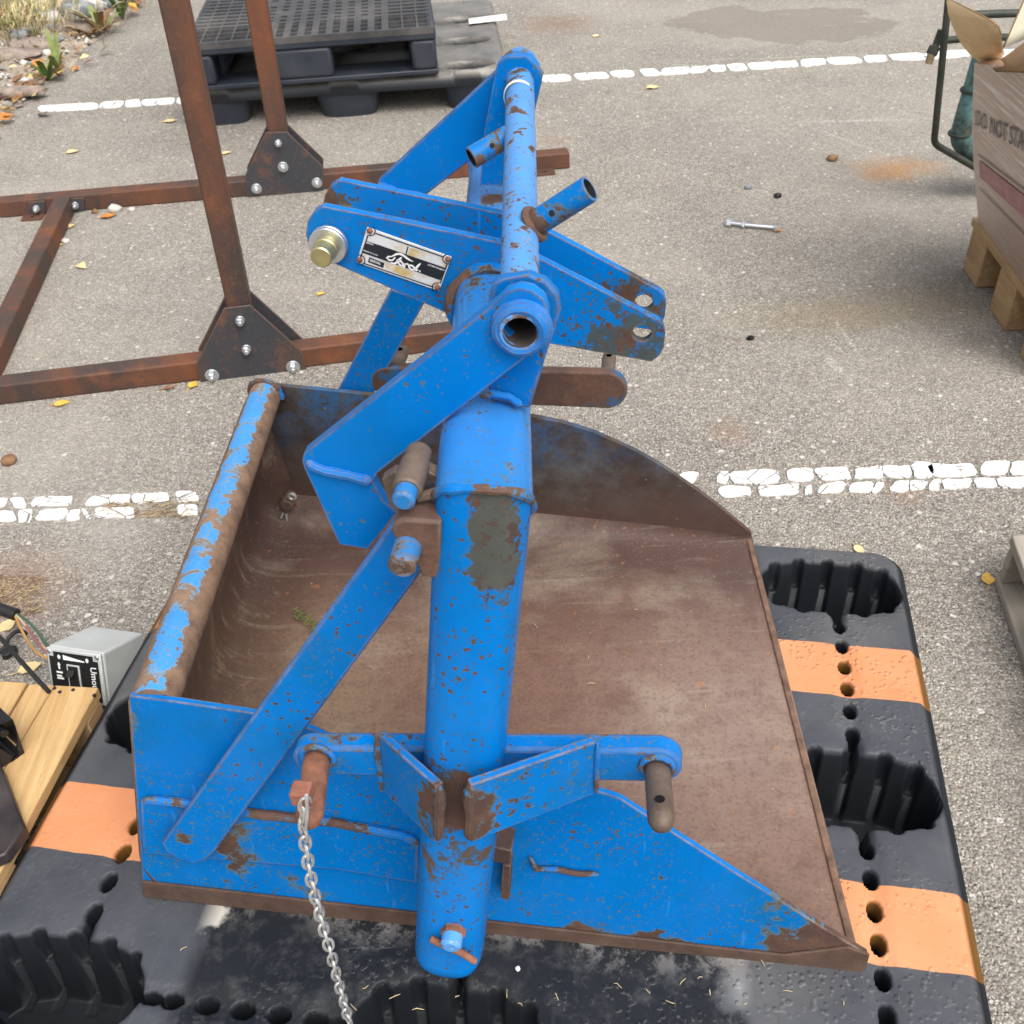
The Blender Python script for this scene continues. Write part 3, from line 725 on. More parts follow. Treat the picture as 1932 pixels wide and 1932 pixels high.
# foot pin of the near leg with its cotter
bp = PN(850, 1789, -.130); mb = MB(); mb.cyl(bp, bp+NV*.05, .0105, seg=20, bev=.003); mb.build('foot_pin', worn('blue_tipped_pin', (.04, .22, .58), .45, .3, .4, fade=.5, seed=8, prim=(.5, .5, .48)), S)
mb = MB(); mb.cyl(bp+NV*.012+UP*.001, bp+NV*.03, .0125, seg=6, bev=.001); mb.sweep([PN(812, 1771, -.118), PN(835, 1782, -.120), PN(870, 1797, -.122), PN(897, 1814, -.124)], .0036, 10); mb.build('cotter_pin', M['rust_pin'], S)

# lower hitch brackets: flat bar, two stays to the leg, two pins
def hitch(front, pts_l, pts_r, P, thick):
    mb = MB()
    return mb
o0 = -.050
def to2(p, o): q = np.asarray(p)-o; return (q @ D, q[2])
def from2(xy, o): return o+D*xy[0]+UP*xy[1]
cl, cr = PN(592, 1438, o0), PN(1238, 1448, o0)
org = cl
h = hull([(*to2(cl, org), .0205), (*to2(cr, org), .0225)])
mb = MB(); mb.prism([from2(p, org) for p in h], NV*.020); mb.build('hitch_bracket', M['hitch'], S, bevel=.0035, seg=3)
for pts in ([(712, 1386, o0), (822, 1484, -.115), (820, 1590, -.113), (722, 1492, o0)], [(1126, 1400, o0), (889, 1482, -.115), (889, 1590, -.113), (1124, 1497, o0)]):
    q = [PN(*p) for p in pts]; nn = unit(np.cross(q[1]-q[0], q[3]-q[0])); nn = nn if nn @ NV > 0 else -nn
    mb = MB(); mb.prism(q, nn*.008); mb.build('bracket_stay', M['hitch'], S, bevel=.0012)
    P, R = bead([q[1]+nn*.004-UP*.002, q[2]+nn*.004+UP*.001], .0058, .45, 9); mb = MB(); mb.sweep(P, R, 8); mb.build('weld_seam', M['weld_rust'], S); mb = MB()
    P, R = bead([q[0]-nn*.001, q[3]-nn*.001], .003, .3, 7); mb.sweep(P, R, 8); mb.build('weld_seam', M['weld'], S)
def hitch_pin(a, b, r, mat):
    a, b = np.asarray(a), np.asarray(b); w = unit(b-a); mb = MB(); rg = [ring(a, w, r, 20), ring(b-w*r*1.2, w, r, 20)]
    for k in range(1, 6): an = math.pi/2*k/6; rg.append(ring(b-w*r*1.2*(1-math.sin(an)), w, r*math.cos(an), 20))
    mb.rings(rg); x, y = perp(w); up = unit(UP*.55-NV*.6); up = unit(up-(up@w)*w); hc = b-w*r*2.0
    mb.add([hc+up*r*1.015+.0045*(math.cos(t)*w*1.0+math.sin(t)*np.cross(w, up)) for t in circ(14)], [tuple(range(14))], 1)
    mb.add([hc+up*r*1.015+.0045*(math.cos(t)*w*1.0+math.sin(t)*np.cross(w, up)) for t in circ(14)], [tuple(range(14))[::-1]], 1)
    return mb.build('hitch_pin', [mat, M['hole']], S)
hitch_pin(PN(598, 1432, o0), PN(581, 1560, -.128), .0125, M['rust_pin'])
hitch_pin(PN(1240, 1450, o0), PN(1249, 1566, -.120), .0115, M['pin_steel'])
for c, r in ((PN(600, 1428, o0-.001), .0150), (PN(1240, 1447, o0-.001), .0140)):
    closed_bead(disc(c, r, 20), .003).build('weld_bead', M['weld'], S)
# far hitch bracket
c1, c2 = PG(735, 724, .014), PG(1143, 738, .014)
h = hull([(*to2(c1, c1), .030), (*to2(c2, c1), .033)])
mb = MB(); mb.prism([from2(p, c1) for p in h], NV*.018); o = mb.build('hitch_bracket', worn('grimy_bracket', (.02, .10, .24), .86, .5, .9, seed=9, prim=(.09, .075, .065)), S, bevel=.003, seg=3); o['label'] = 'mostly brown hitch bracket with blue top edge'
hitch_pin(c2+NV*.018, c2+NV*.11, .0115, M['pin_steel'])
hitch_pin(c1+NV*.018, c1+NV*.11, .0115, M['pin_steel'])

# braces from the frame down to the bucket
mb = MB(); q = [(742, 985), (770, 975), (800, 1000), (798, 1075), (783, 1097), (405, 1608), (390, 1622), (368, 1630), (335, 1622), (312, 1606), (305, 1590)]
mb.prism([PN(u, v, -.022, .05) for u, v in q], unit(NV-.05*UP)*.009); mb.build('brace', worn('blue_brace', BLUE, .22, .2, 1.0, seed=3.3, rough=.34, extra=lambda m: m.math('MULTIPLY', m.blob(tuple(PN(335, 1595, -.02)), .03, .7, .4, 20), .6)), S, bevel=.0022)
mb = MB(); q = [(737, 545), (803, 568), (706, 740), (660, 830), (590, 830), (636, 738)]
mb.prism([PG(u, v, .015) for u, v in q], NV*.009); mb.build('brace', M['blue'], S, bevel=.002)
# pivot pins and clevis beside the near leg
f = PN(760, 948, -.055); mb = MB(); mb.cyl(f, f+NV*.016, .0085, seg=22, bev=.002); mb.build('pivot_pin', worn('blue_pin_end', (.02, .16, .42), .5, .4, .5, seed=12, prim=(.2, .2, .2)), S)
mb = MB(); mb.cyl(f+NV*.013, f+NV*.046, .0112, seg=22, bev=.0015); mb.cyl(f+NV*.03, f+NV*.064, .0098, seg=22, bev=.004); mb.build('pivot_bush', M['pin_steel'], S)
f = PN(757, 1072, -.078); mb = MB(); mb.cyl(f, f+NV*.052, .0105, seg=22, bev=.002); mb.build('pivot_pin', worn('worn_blue_pin', (.03, .16, .40), .55, .4, .6, seed=13, prim=(.17, .16, .15)), S)
mb = MB(); q = [(738, 1004), (742, 988), (760, 980), (800, 983), (832, 985), (832, 1092), (795, 1088), (782, 1050), (752, 1026)]
mb.prism([PN(u, v, -.055) for u, v in q], NV*.024); mb.build('clevis_plate', M['dirty_steel'], S, bevel=.002)
for q, o_, t in (([(783, 885), (792, 882), (835, 903), (835, 916)], -.01, .012), ([(786, 938), (835, 922), (835, 938), (786, 950)], -.04, .006), ([(720, 905), (742, 890), (760, 895), (835, 938), (835, 985), (770, 980), (735, 955)], .012, .01)):
    mb = MB(); mb.prism([PN(u, v, o_) for u, v in q], NV*t); mb.build('clevis_arm', M['pin_steel'], S, bevel=.001)
# pin through the far side plate
f = PG(541, 951, -.007, LF); mb = MB(); mb.cyl(f-NV*.003, f+NV*.004, .0205, seg=26, bev=.001); mb.build('washer', M['rust_pin'], S)
mb = MB(); g_ = PG(540, 955, -.030, LF); mb.cyl(g_, g_+NV*.034, .0115, seg=20, bev=.002); mb.build('pivot_pin', M['pin_steel'], S)
mb = MB(); e = PG(551, 937, -.03, LF); mb.sweep([e+.0062*(math.cos(t)*D+math.sin(t)*UP) for t in circ(14)], .0024, 8, closed=True); mb.build('cotter_pin', M['galv'], S); mb = MB(); mb.sweep([PG(534, 968, -.03, LF), PG(530, 978, -.034, LF)], .0018, 6); mb.build('cotter_tail', M['galv'], S); mb = MB(); mb.sweep([PG(540, 970, -.03, LF), PG(541, 983, -.034, LF)], .0018, 6); mb.build('cotter_tail', M['galv'], S)

# mast plates for the top link
om = .33
ml = [(130, 840), (560, 926), (1010, 1020), (1210, 1100), (1500, 1250), (1800, 1408), (1826, 1432), (1838, 1475), (1832, 1540), (1810, 1582), (1770, 1613), (1255, 1522), (1000, 1465), (780, 1385), (440, 1235), (100, 1085), (62, 1040), (46, 975), (56, 915), (84, 868)]
z2 = lambda X, Y: (559.3+X*.3786, 71.7+Y*.3786)
mp = [PN(*z2(X, Y), om) for X, Y in ml]
hr = PN(1211, 629, om); hl = PN(623, 456, om)
mastroot = []
for k, dn in enumerate((0, .064)):
    mb = MB(); pts = [p+NV*dn for p in mp]
    mb.prism(pts, NV*.010, holes=[disc(hr+NV*dn, .0098, 18), disc(hl+NV*dn, .0108, 18)])
    mastroot.append(mb.build('mast_plate', M['blue_mast'], S, bevel=.0016))
tc = lambda off: EL+(CF-EL)*((off+.022)/.822)
for off in (om-.003, om+.013, om+.061, om+.077):
    closed_bead(ring(tc(off), ax2, RT+.006, 30), .0062).build('weld_bead', M['weld'], S)
mb = MB(); f = hl-NV*.036; mb.cyl(f, f+NV*.125, .0108, seg=26, bev=.0012); mb.cyl(f+NV*.016, f+NV*.021, .0122, seg=26, bev=.001); mb.build('link_pin', M['brass_zinc'], S)
for a in (.0245, .0298):
    mb = MB(); mb.pipe(f+NV*a, f+NV*(a+.0045), .0192, .0107, 34); mb.build('washer', M['zinc'], S)
# name plate
zn = lambda X, Y, o=-.0016: PN(645.3+X*.1299, 394.4+Y*.1299, om+o)
npb = MB(); q = [zn(365, 265), zn(1590, 700), zn(1410, 1195), zn(210, 775)]
npb.prism(q, NV*.0014); NP = npb.build('nameplate', M['plate_alu'], S, bevel=.0003)
eX = unit(q[1]-q[0]); eY = unit(q[0]-q[3])
def strip(mb, pts, w, mi=0, lift=-.0021):
    """flat printed line through plate pixels"""
    P = [zn(a, b, lift) for a, b in pts]; L_, R_ = [], []
    for i in range(len(P)):
        t = unit(P[min(i+1, len(P)-1)]-P[max(0, i-1)]); s = np.cross(t, NV); ww = w[i] if hasattr(w, '__len__') else w
        L_.append(P[i]+s*ww/2); R_.append(P[i]-s*ww/2)
    vs = L_+R_; k = len(P)
    return mb.add(vs, [(i, i+1, k+i+1, k+i) for i in range(k-1)], mi)
mb = MB()
for a in ([(465, 345), (1470, 695)], [(1530, 790), (1425, 1080)], [(1330, 1135), (320, 790)], [(270, 700), (375, 385)], [(960, 545), (925, 670)]): strip(mb, a, .0012)
mb.add([zn(355, 462, -.00195), zn(1500, 855, -.00195), zn(1428, 1035, -.00195), zn(290, 632, -.00195)], [(0, 1, 2, 3)])
mb.add([zn(398, 700, -.00195), zn(618, 785, -.00195), zn(598, 855, -.00195), zn(375, 770, -.00195)], [(0, 1, 2, 3)])
for c, a0 in (((405, 315), 0), ((1540, 728), 0), ((1385, 1140), 0), ((258, 738), 0)):
    cc = zn(*c, -.0021); P = [cc+.0058*(math.cos(t)*eX+math.sin(t)*eY) for t in circ(20)]; Q = [cc+.0048*(math.cos(t)*eX+math.sin(t)*eY) for t in circ(20)]
    keep = [i for i in range(20) if all(abs((((P[i]-zn(*m_, -.0021)) @ e_))) > 0 for m_, e_ in ((c, eX),))]
    ctr = (q[0]+q[1]+q[2]+q[3])/4
    keep = [i for i in range(20) if (P[i]-cc) @ unit(ctr-cc) > .0005]
    for i in keep:
        j = (i+1) % 20; mb.add([P[i], P[j], Q[j], Q[i]], [(0, 1, 2, 3)])
mb.build('printed_band', M['plate_black'], NP)
mb = MB()
for q4 in ([(385, 395), (470, 360), (950, 540), (915, 655), (360, 452)], [(985, 560), (1465, 715), (1520, 800), (1500, 842), (950, 668)], [(295, 645), (920, 868), (1425, 1045), (1410, 1085), (1330, 1120), (625, 870), (630, 780), (395, 690), (360, 765), (335, 770), (300, 700)]):
    mb.add([zn(a, b, -.00175) for a, b in q4], [tuple(range(len(q4)))])
mb.build('stained_panel', M['plate_stain'], NP)
mb = MB()
for pts, w in (([(868, 700), (838, 726), (806, 762), (772, 790), (735, 790), (712, 770)], [.0012, .0022, .0024, .0020, .0018, .0010]),
               ([(668, 735), (652, 712), (672, 690), (716, 690), (748, 676), (790, 654), (840, 650), (890, 672), (945, 716), (985, 742), (1038, 764)], [.0012, .0022, .0018, .0012, .0016, .0022, .0024, .0024, .0024, .0018, .0004]),
               ([(655, 715), (690, 745), (735, 742), (775, 700)], [.0018, .0022, .0018, .0012]), ([(790, 738), (828, 748), (872, 744)], [.0012, .0014, .0008])):
    strip(mb, pts, w)
def oval(c, rx, ry): return [(c[0]+rx*math.cos(t)+ry*.15*math.sin(t), c[1]+ry*math.sin(t)+rx*math.cos(t)*.36) for t in np.linspace(0, 2*math.pi, 17)]
strip(mb, oval((852, 790), 34, 30), .0018)
strip(mb, [(918, 792), (905, 826), (896, 850)], .0022); strip(mb, [(906, 820), (928, 798), (956, 800), (962, 815)], [.001, .0018, .002, .0012])
strip(mb, oval((1012, 850), 40, 31), .0019)
strip(mb, [(1142, 790), (1112, 816), (1082, 850), (1064, 882), (1080, 895), (1108, 880)], [.0012, .0022, .0024, .0022, .0018, .0006])
strip(mb, oval((1128, 903), 9, 9), .0006)
pxm = np.linalg.norm(zn(1000, 700)-zn(1100, 735))/106.
for body, p, sz, sx in (('SERIES', (342, 490), 34, 1.15), ('MADE IN U.S.A.', (300, 605), 30, 1.1), ('SERIAL', (398, 757), 56, 1.0), ('COMPONENT', (1240, 815), 36, 1.15)):
    mb.text(body, zn(*p, -.0021), eX, eY, sz*pxm*1.05, lift=0, sx=sx, bold=.01)
mb.build('lettering', M['white'], NP)
for c in ((403, 315), (1540, 728), (1385, 1140), (256, 738)):
    mb = MB(); cc = zn(*c, -.0022); mb.ball(cc, .0031, 12, 8); mb.build('rivet', M['rust_pin'], NP)

# latch: two bent arms on a thin tube, carried by lugs on the cross tube
oa, ob = .045, .570
t0, t1 = PN(984, 615, oa), PN(978, 137, ob)
arm = [(940, 568), (956, 552), (980, 545), (1005, 550), (1025, 566), (1034, 590), (1036, 625), (1020, 652), (712, 892), (703, 908), (722, 945), (748, 968), (735, 985), (694, 1036), (640, 1027), (575, 885), (570, 870), (573, 856)]
mb = MB(); mb.prism([PN(u, v, oa) for u, v in arm], NV*.012, holes=[disc(t0, .0132, 24)]); mb.build('latch_arm', M['blue_arm'], S, bevel=.0022)
P, R = bead([PN(u, v, oa-.001) for u, v in [(577, 872), (610, 888), (650, 895), (680, 903), (702, 907)]], .0045, .35, 6); mb = MB(); mb.sweep(P, R, 8); mb.build('weld_seam', M['blue_arm'], S)
mb = MB(); mb.pipe(t0-NV*.010, t1+NV*.016, .0152, .0125, 32, mi_in=1); mb.build('latch_tube', [M['blue_thin'], M['dark_in']], S)
for c, r in ((t0-NV*.002, .0185), (t0-NV*.0065, .0168)): closed_bead(disc(c, r, 26), .0042).build('weld_bead', M['blue_arm'], S)
lug = [(925, 552), (928, 538), (945, 527), (1000, 519), (1030, 532), (1052, 556), (1057, 590), (1030, 672), (1000, 772), (925, 755), (905, 640)]
mb = MB(); mb.prism([PN(u, v, oa+.022) for u, v in lug], NV*.010, holes=[disc(t0+(t1-t0)*(.022/(ob-oa)), .0136, 24)]); mb.build('latch_lug', M['blue'], S, bevel=.0022)
P, R = bead([PN(u, v, oa+.018) for u, v in [(905, 748), (930, 742), (960, 748), (985, 765)]], .0034, .3, 5); mb = MB(); mb.sweep(P, R, 8); mb.build('weld_seam', M['weld'], S)
farm = [(932, 137), (945, 112), (972, 100), (1000, 106), (1018, 128), (1018, 160), (1004, 195), (905, 289), (799, 372), (800, 470), (770, 500), (735, 470), (711, 352), (714, 340)]
mb = MB(); mb.prism([PN(u, v, ob+.002) for u, v in farm], NV*.012, holes=[disc(t0+(t1-t0)*1.004, .0136, 24)]); mb.build('latch_arm', M['blue_arm'], S, bevel=.002)
P, R = bead([PN(u, v, ob) for u, v in [(713, 349), (740, 358), (770, 366), (797, 371)]], .0045, .35, 6); mb = MB(); mb.sweep(P, R, 8); mb.build('weld_seam', M['blue_arm'], S)
flug = [(938, 120), (955, 108), (990, 107), (1010, 122), (1024, 142), (1016, 180), (1006, 220), (990, 350), (905, 350), (914, 245)]
mb = MB(); mb.prism([PN(u, v, ob-.028) for u, v in flug], NV*.010, holes=[disc(t0+(t1-t0)*(1-.028/(ob-oa)), .0136, 24)]); mb.build('latch_lug', M['blue'], S, bevel=.002)
closed_bead(disc(t1+NV*.014, .0185, 24), .0042).build('weld_bead', M['blue_light'], S)
mb = MB(); fp = [onpl(u_, v_, tc(.06)-ax2*0+UP*0, unit(CAMP-tc(.06))) for u_, v_ in ((960, 790), (966, 788), (975, 800), (990, 818), (986, 820), (970, 804))]
fk = []
for p in fp:
    r_ = unit(p-CAMP); lo = np.cross(np.cross(ax2, r_), ax2); w_ = CAMP-EL; A_ = r_-(r_@ax2)*ax2; B_ = w_-(w_@ax2)*ax2; aa, bb, cc_ = A_@A_, 2*A_@B_, B_@B_-(RT+.002)**2
    fk.append(CAMP+r_*((-bb-math.sqrt(max(0, bb*bb-4*aa*cc_)))/(2*aa)))
mb.prism(fk, ax2*.0+unit(EL-CAMP)*.0006); mb.build('paint_flake', M['white'], S)
q = t0+(t1-t0)*.86; mb = MB(); w = unit(t1-t0); mb.pipe(q, q+w*.006, .0160, .0152, 32); mb.build('tube_ring', plain('pale_ring', (.62, .60, .52), .6), S)
def on_thin(v):
    best = min(np.linspace(0, 1, 400), key=lambda k: abs((lambda c: c[1]/c[2]*FP+966)((t0+(t1-t0)*k-CAMP) @ WM)-v))
    return t0+(t1-t0)*best, oa+(ob-oa)*best
hm = worn('blue_handle_stub', BLUE, .62, .55, .6, scale=24, seed=10, prim=(.10, .16, .17))
a, off = on_thin(440); b = PN(1113, 356, off-.004)
mb = MB(); mb.pipe(a+unit(b-a)*.012, b, .0108, .0085, 26, mi_in=1)
hc = a+(b-a)*.52; hn = unit(CAMP-hc); hn = unit(hn-(hn@unit(b-a))*unit(b-a)); mb.add([hc+hn*.0109+.0026*(math.cos(t)*unit(b-a)+math.sin(t)*np.cross(unit(b-a), hn)) for t in circ(12)], [tuple(range(12))], 1); mb.build('handle_stub', [hm, M['hole']], S)
closed_bead(ring(a+unit(b-a)*.015, unit(b-a), .0125, 18), .0035).build('weld_bead', M['dirty_steel'], S)
a, off = on_thin(245); b = PN(889, 298, off-.03)
mb = MB(); mb.pipe(a+unit(b-a)*.012, b, .0108, .0085, 26, mi_in=1)
hc = a+(b-a)*.62; hn = unit(CAMP-hc); hn = unit(hn-(hn@unit(b-a))*unit(b-a)); mb.add([hc+hn*.0109+.0026*(math.cos(t)*unit(b-a)+math.sin(t)*np.cross(unit(b-a), hn)) for t in circ(12)], [tuple(range(12))], 1); mb.build('handle_stub', [hm, M['hole']], S)

# chain hanging from the left hitch pin
CH = thing('safety_chain', 'thin galvanised chain hanging from the left hitch pin of the scoop', 'chain', PN(575, 1500, -.15))
path = [(576, 1508), (570, 1545), (576, 1590), (583, 1640), (594, 1690), (605, 1735), (622, 1790), (636, 1845), (648, 1890), (660, 1932), (672, 1985)]
pts = []
for i, (u, v) in enumerate(path):
    p = PN(u, v, -.132); p[2] = max(p[2], .146) if i < 9 else max(p[2], .146); pts.append(p)
seg = np.array(pts); L = np.r_[0, np.cumsum(np.linalg.norm(np.diff(seg, axis=0), axis=1))]
pitch = .0152; k = 0; s = 0.0; rgc = np.random.default_rng(6)
def at_len(s): return np.array([np.interp(s, L, seg[:, i]) for i in range(3)])
while s+pitch < L[-1]:
    a, b = at_len(s), at_len(s+pitch); w = unit(b-a); side = unit(np.cross(w, NV)); other = np.cross(w, side)
    ang = (0.75 if k % 2 else -.75)+rgc.normal(0, .2); sd = side*math.cos(ang)+other*math.sin(ang); c = (a+b)/2
    lp = [c+w*math.copysign(abs(math.cos(t))**.8, math.cos(t))*.0108+sd*math.sin(t)*.0046 for t in circ(18)]
    mb = MB(); mb.sweep(lp, .0016, 7, closed=True); mb.build('chain_link', M['galv'], CH); s += pitch; k += 1
mb = MB(); nq_ = PN(570, 1497, -.125); mb.box(nq_, D*.0085, NV*.008, UP*.0085); mb.build('retaining_nut', plain('faded_red_nut', (.24, .095, .06), .8, .3, 60, .5), CH, bevel=.002)
mb = MB(); mb.sweep([PN(578, 1500, -.138), PN(580, 1530, -.140), PN(577, 1565, -.136), PN(569, 1540, -.134), PN(568, 1512, -.132)], .0016, 8); mb.build('wire_clip', M['galv'], CH)
# ------------------------------------------------------------------ nestable plastic pallet under the scoop
PX, PY = V(.983, -.184, 0), V(.184, .983, 0); PC = -.197*PX+.845*PY
def pallet_mat():
    m = NT('striped_pallet_plastic')
    r = m.n('ShaderNodeVectorMath', {0: m.pos, 1: tuple(PC)}, operation='SUBTRACT').outputs[0]
    x = m.n('ShaderNodeVectorMath', {0: r, 1: tuple(PX)}, operation='DOT_PRODUCT').outputs['Value']
    y = m.n('ShaderNodeVectorMath', {0: r, 1: tuple(PY)}, operation='DOT_PRODUCT').outputs['Value']
    y2 = m.math('ADD', m.math('ADD', y, m.math('MULTIPLY', x, .016)), m.math('MULTIPLY', m.math('SUBTRACT', m.noise(14, 4), .5), .006))
    def band(c, h): return m.ramp(m.math('ABSOLUTE', m.math('SUBTRACT', y2, c)), h+.0012, h)
    o = m.math('MAXIMUM', band(-.169, .050), band(.226, .050))
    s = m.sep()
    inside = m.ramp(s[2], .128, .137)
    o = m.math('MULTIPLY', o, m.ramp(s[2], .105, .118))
    base = m.mix(m.ramp(m.noise(5, 7, .7), .35, .7), (.040, .044, .054), (.078, .082, .092))
    base = m.mix(m.ramp(m.noise(2.3, 6, .65), .50, .72, 0, .55), base, (.15, .145, .135))
    # washed darker, scuffed and chalky where the scoop has been dragged
    fx = m.math('MULTIPLY', m.math('MULTIPLY', m.ramp(x, -.325, -.30), m.ramp(x, .34, .325)), m.ramp(y2, -.12, -.15))
    scuff = m.mix(m.ramp(m.noise(30, 8, .75), .50, .70), (.009, .011, .014), (.05, .05, .05))
    chalk = m.math('MULTIPLY', m.ramp(m.noise(20, 9, .76), .49, .57), m.ramp(m.math('ADD', y2, m.math('MULTIPLY', m.noise(9, 4), .07)), -.252, -.205))
    scuff = m.mix(m.math('MULTIPLY', chalk, .8), scuff, (.24, .23, .215))
    q = onz(385, 1722, .14); scuff = m.mix(m.blob((q[0], q[1], .14), .032, .35, .9, 38), scuff, (.46, .43, .38))
    q = onz(1405, 1875, .14); scuff = m.mix(m.math('MULTIPLY', m.blob((q[0], q[1], .14), .035, .8, .5, 40), .55), scuff, (.30, .30, .30))
    scr = m.ramp(m.noise(26, 6, .75, vec=m.mapv(scale=(.3, 4, 1), rot=(0, 0, .25))), .66, .70, 0, .4)
    scuff = m.mix(scr, scuff, (.17, .17, .17))
    base = m.mix(fx, base, scuff)
    base = m.mix(m.ramp(inside, 1, 0), base, (.010, .012, .015))  # shade of pockets and holes painted in by depth, orange likewise below
    org = m.mix(m.ramp(m.noise(6, 6, .65), .35, .7), (.56, .215, .092), (.62, .275, .135))
    org = m.mix(m.ramp(m.noise(22, 6, .75), .62, .74, 0, .5), org, (.55, .36, .20))
    org = m.mix(m.ramp(m.noise(60, 5, .7), .66, .72, 0, .7), org, (.42, .10, .03))
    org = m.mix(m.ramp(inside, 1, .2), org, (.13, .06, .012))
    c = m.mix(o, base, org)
    dr = m.voro(120, 'SMOOTH_F1'); dm = m.math('MULTIPLY', m.ramp(dr, .34, .16), m.ramp(m.noise(9, 4), .42, .55))
    dm = m.math('MULTIPLY', dm, m.ramp(x, -.35, .1, .25, 1))
    c = m.mix(m.math('MULTIPLY', m.math('MULTIPLY', m.ramp(m.math('ABSOLUTE', m.math('SUBTRACT', dr, .27)), .06, .0), m.math('MULTIPLY', dm, inside)), .35), c, (.45, .43, .40))  # pale droplet rims: highlights painted into the colour
    nm = m.bump(m.math('MULTIPLY', dm, inside), .9, .0018)
    nm = m.bump(m.noise(28, 6, .65), .22, .004, nm)
    return m.done(c, m.ramp(m.noise(12, 5), .3, .7, .42, .7), None, nm, .28)
M['pallet'] = pallet_mat()
def pallet_height(X, Y, hole_x=True):
    def sst(a): a = np.clip(a, 0, 1); return a*a*(3-2*a)
    ex = .6-np.abs(X); ey = .5-np.abs(Y); r = .05
    # rounded plan corners
    cx = np.maximum(np.abs(X)-(.6-r), 0); cy = np.maximum(np.abs(Y)-(.5-r), 0)
    de = np.where((cx > 0) & (cy > 0), r-np.sqrt(cx**2+cy**2), np.minimum(ex, ey))
    z = .0012*np.sin(9*X+3*Y)*np.sin(8*Y-4*X)+.0006*np.sin(31*X)*np.sin(27*Y)
    z -= .016*(1-sst(de/.02))
    lat = np.where(de < -.002, -.05, 0); z += lat
    for ix, cxx in enumerate((-.47, .005, .478)):
        for cyy in (-.375, .012, .398):
            dx = X-cxx; dy = Y-cyy
            a, b = .113, .060
            t = np.clip(np.abs(dx)/a, 0, 1)
            bound = b*np.power(np.clip(1-t**3.4, 0, 1), .55)
            f = np.where(np.abs(dx) < a, bound-np.abs(dy), -np.maximum(np.abs(dx)-a, .0)-.001*0-np.abs(dy)*.4)
            z = np.minimum(z, z-.004*np.exp(-np.clip(-f, 0, 1)/.012)*(f < 0)-.004*(f >= 0))
            z = np.where(f > 0, np.minimum(z, -.004-.125*sst(f/.026)), z)
            for k in (-.084, -.046, 0, .046, .084):
                for sg in (-1, 1):
                    fb = b*(1-min(1, abs(k)/a)**3.2)**.55
                    g_ = .0115-np.sqrt((dx-k)**2+(np.maximum(0, sg*(dy-sg*(fb-.005))))**2)
                    inside = (sg*dy > fb*.3)
                    dpt = np.where(sg*dy > fb-.010, .062, .13)
                    z = np.where((g_ > 0) & inside, np.minimum(z, -dpt*sst(g_/.005)), z)
    def dimple(cx_, cy_, rx, ry, dep):
        nonlocal z
        q = np.sqrt(((X-cx_)/rx)**2+((Y-cy_)/ry)**2)
        z = np.minimum(z, z-.0022*np.exp(-np.clip(q-1, 0, 9)**2*1.6))
        z = np.where(q < 1, np.minimum(z, -dep*sst((1-q)/.45)), z)
    for cxx in (-.459, .005, .484):
        for c0, c1 in ((-.375, .012), (.012, .398)):
            m_ = (c0+c1)/2
            for k in range(6):
                yy = m_+(k-2.5)*.0415; dimple(cxx, yy, .0105, .0155, .045)
                if k in (0, 5):
                    s = -1 if k == 0 else 1
                    for e in (.016, .026, .036): dimple(cxx, yy+s*e, .0065, .014, .05)
                elif k < 5: pass
    for cyy in (-.375, .012, .398):
        for c0, c1 in ((-.47, .005), (.005, .478)):
            m_ = (c0+c1)/2
            for k in range(5): dimple(m_+(k-2)*.043, cyy, .0155, .0105, .045)
            for s in (-1, 1): dimple(m_+s*.112, cyy, .016, .0085, .05)
    return z
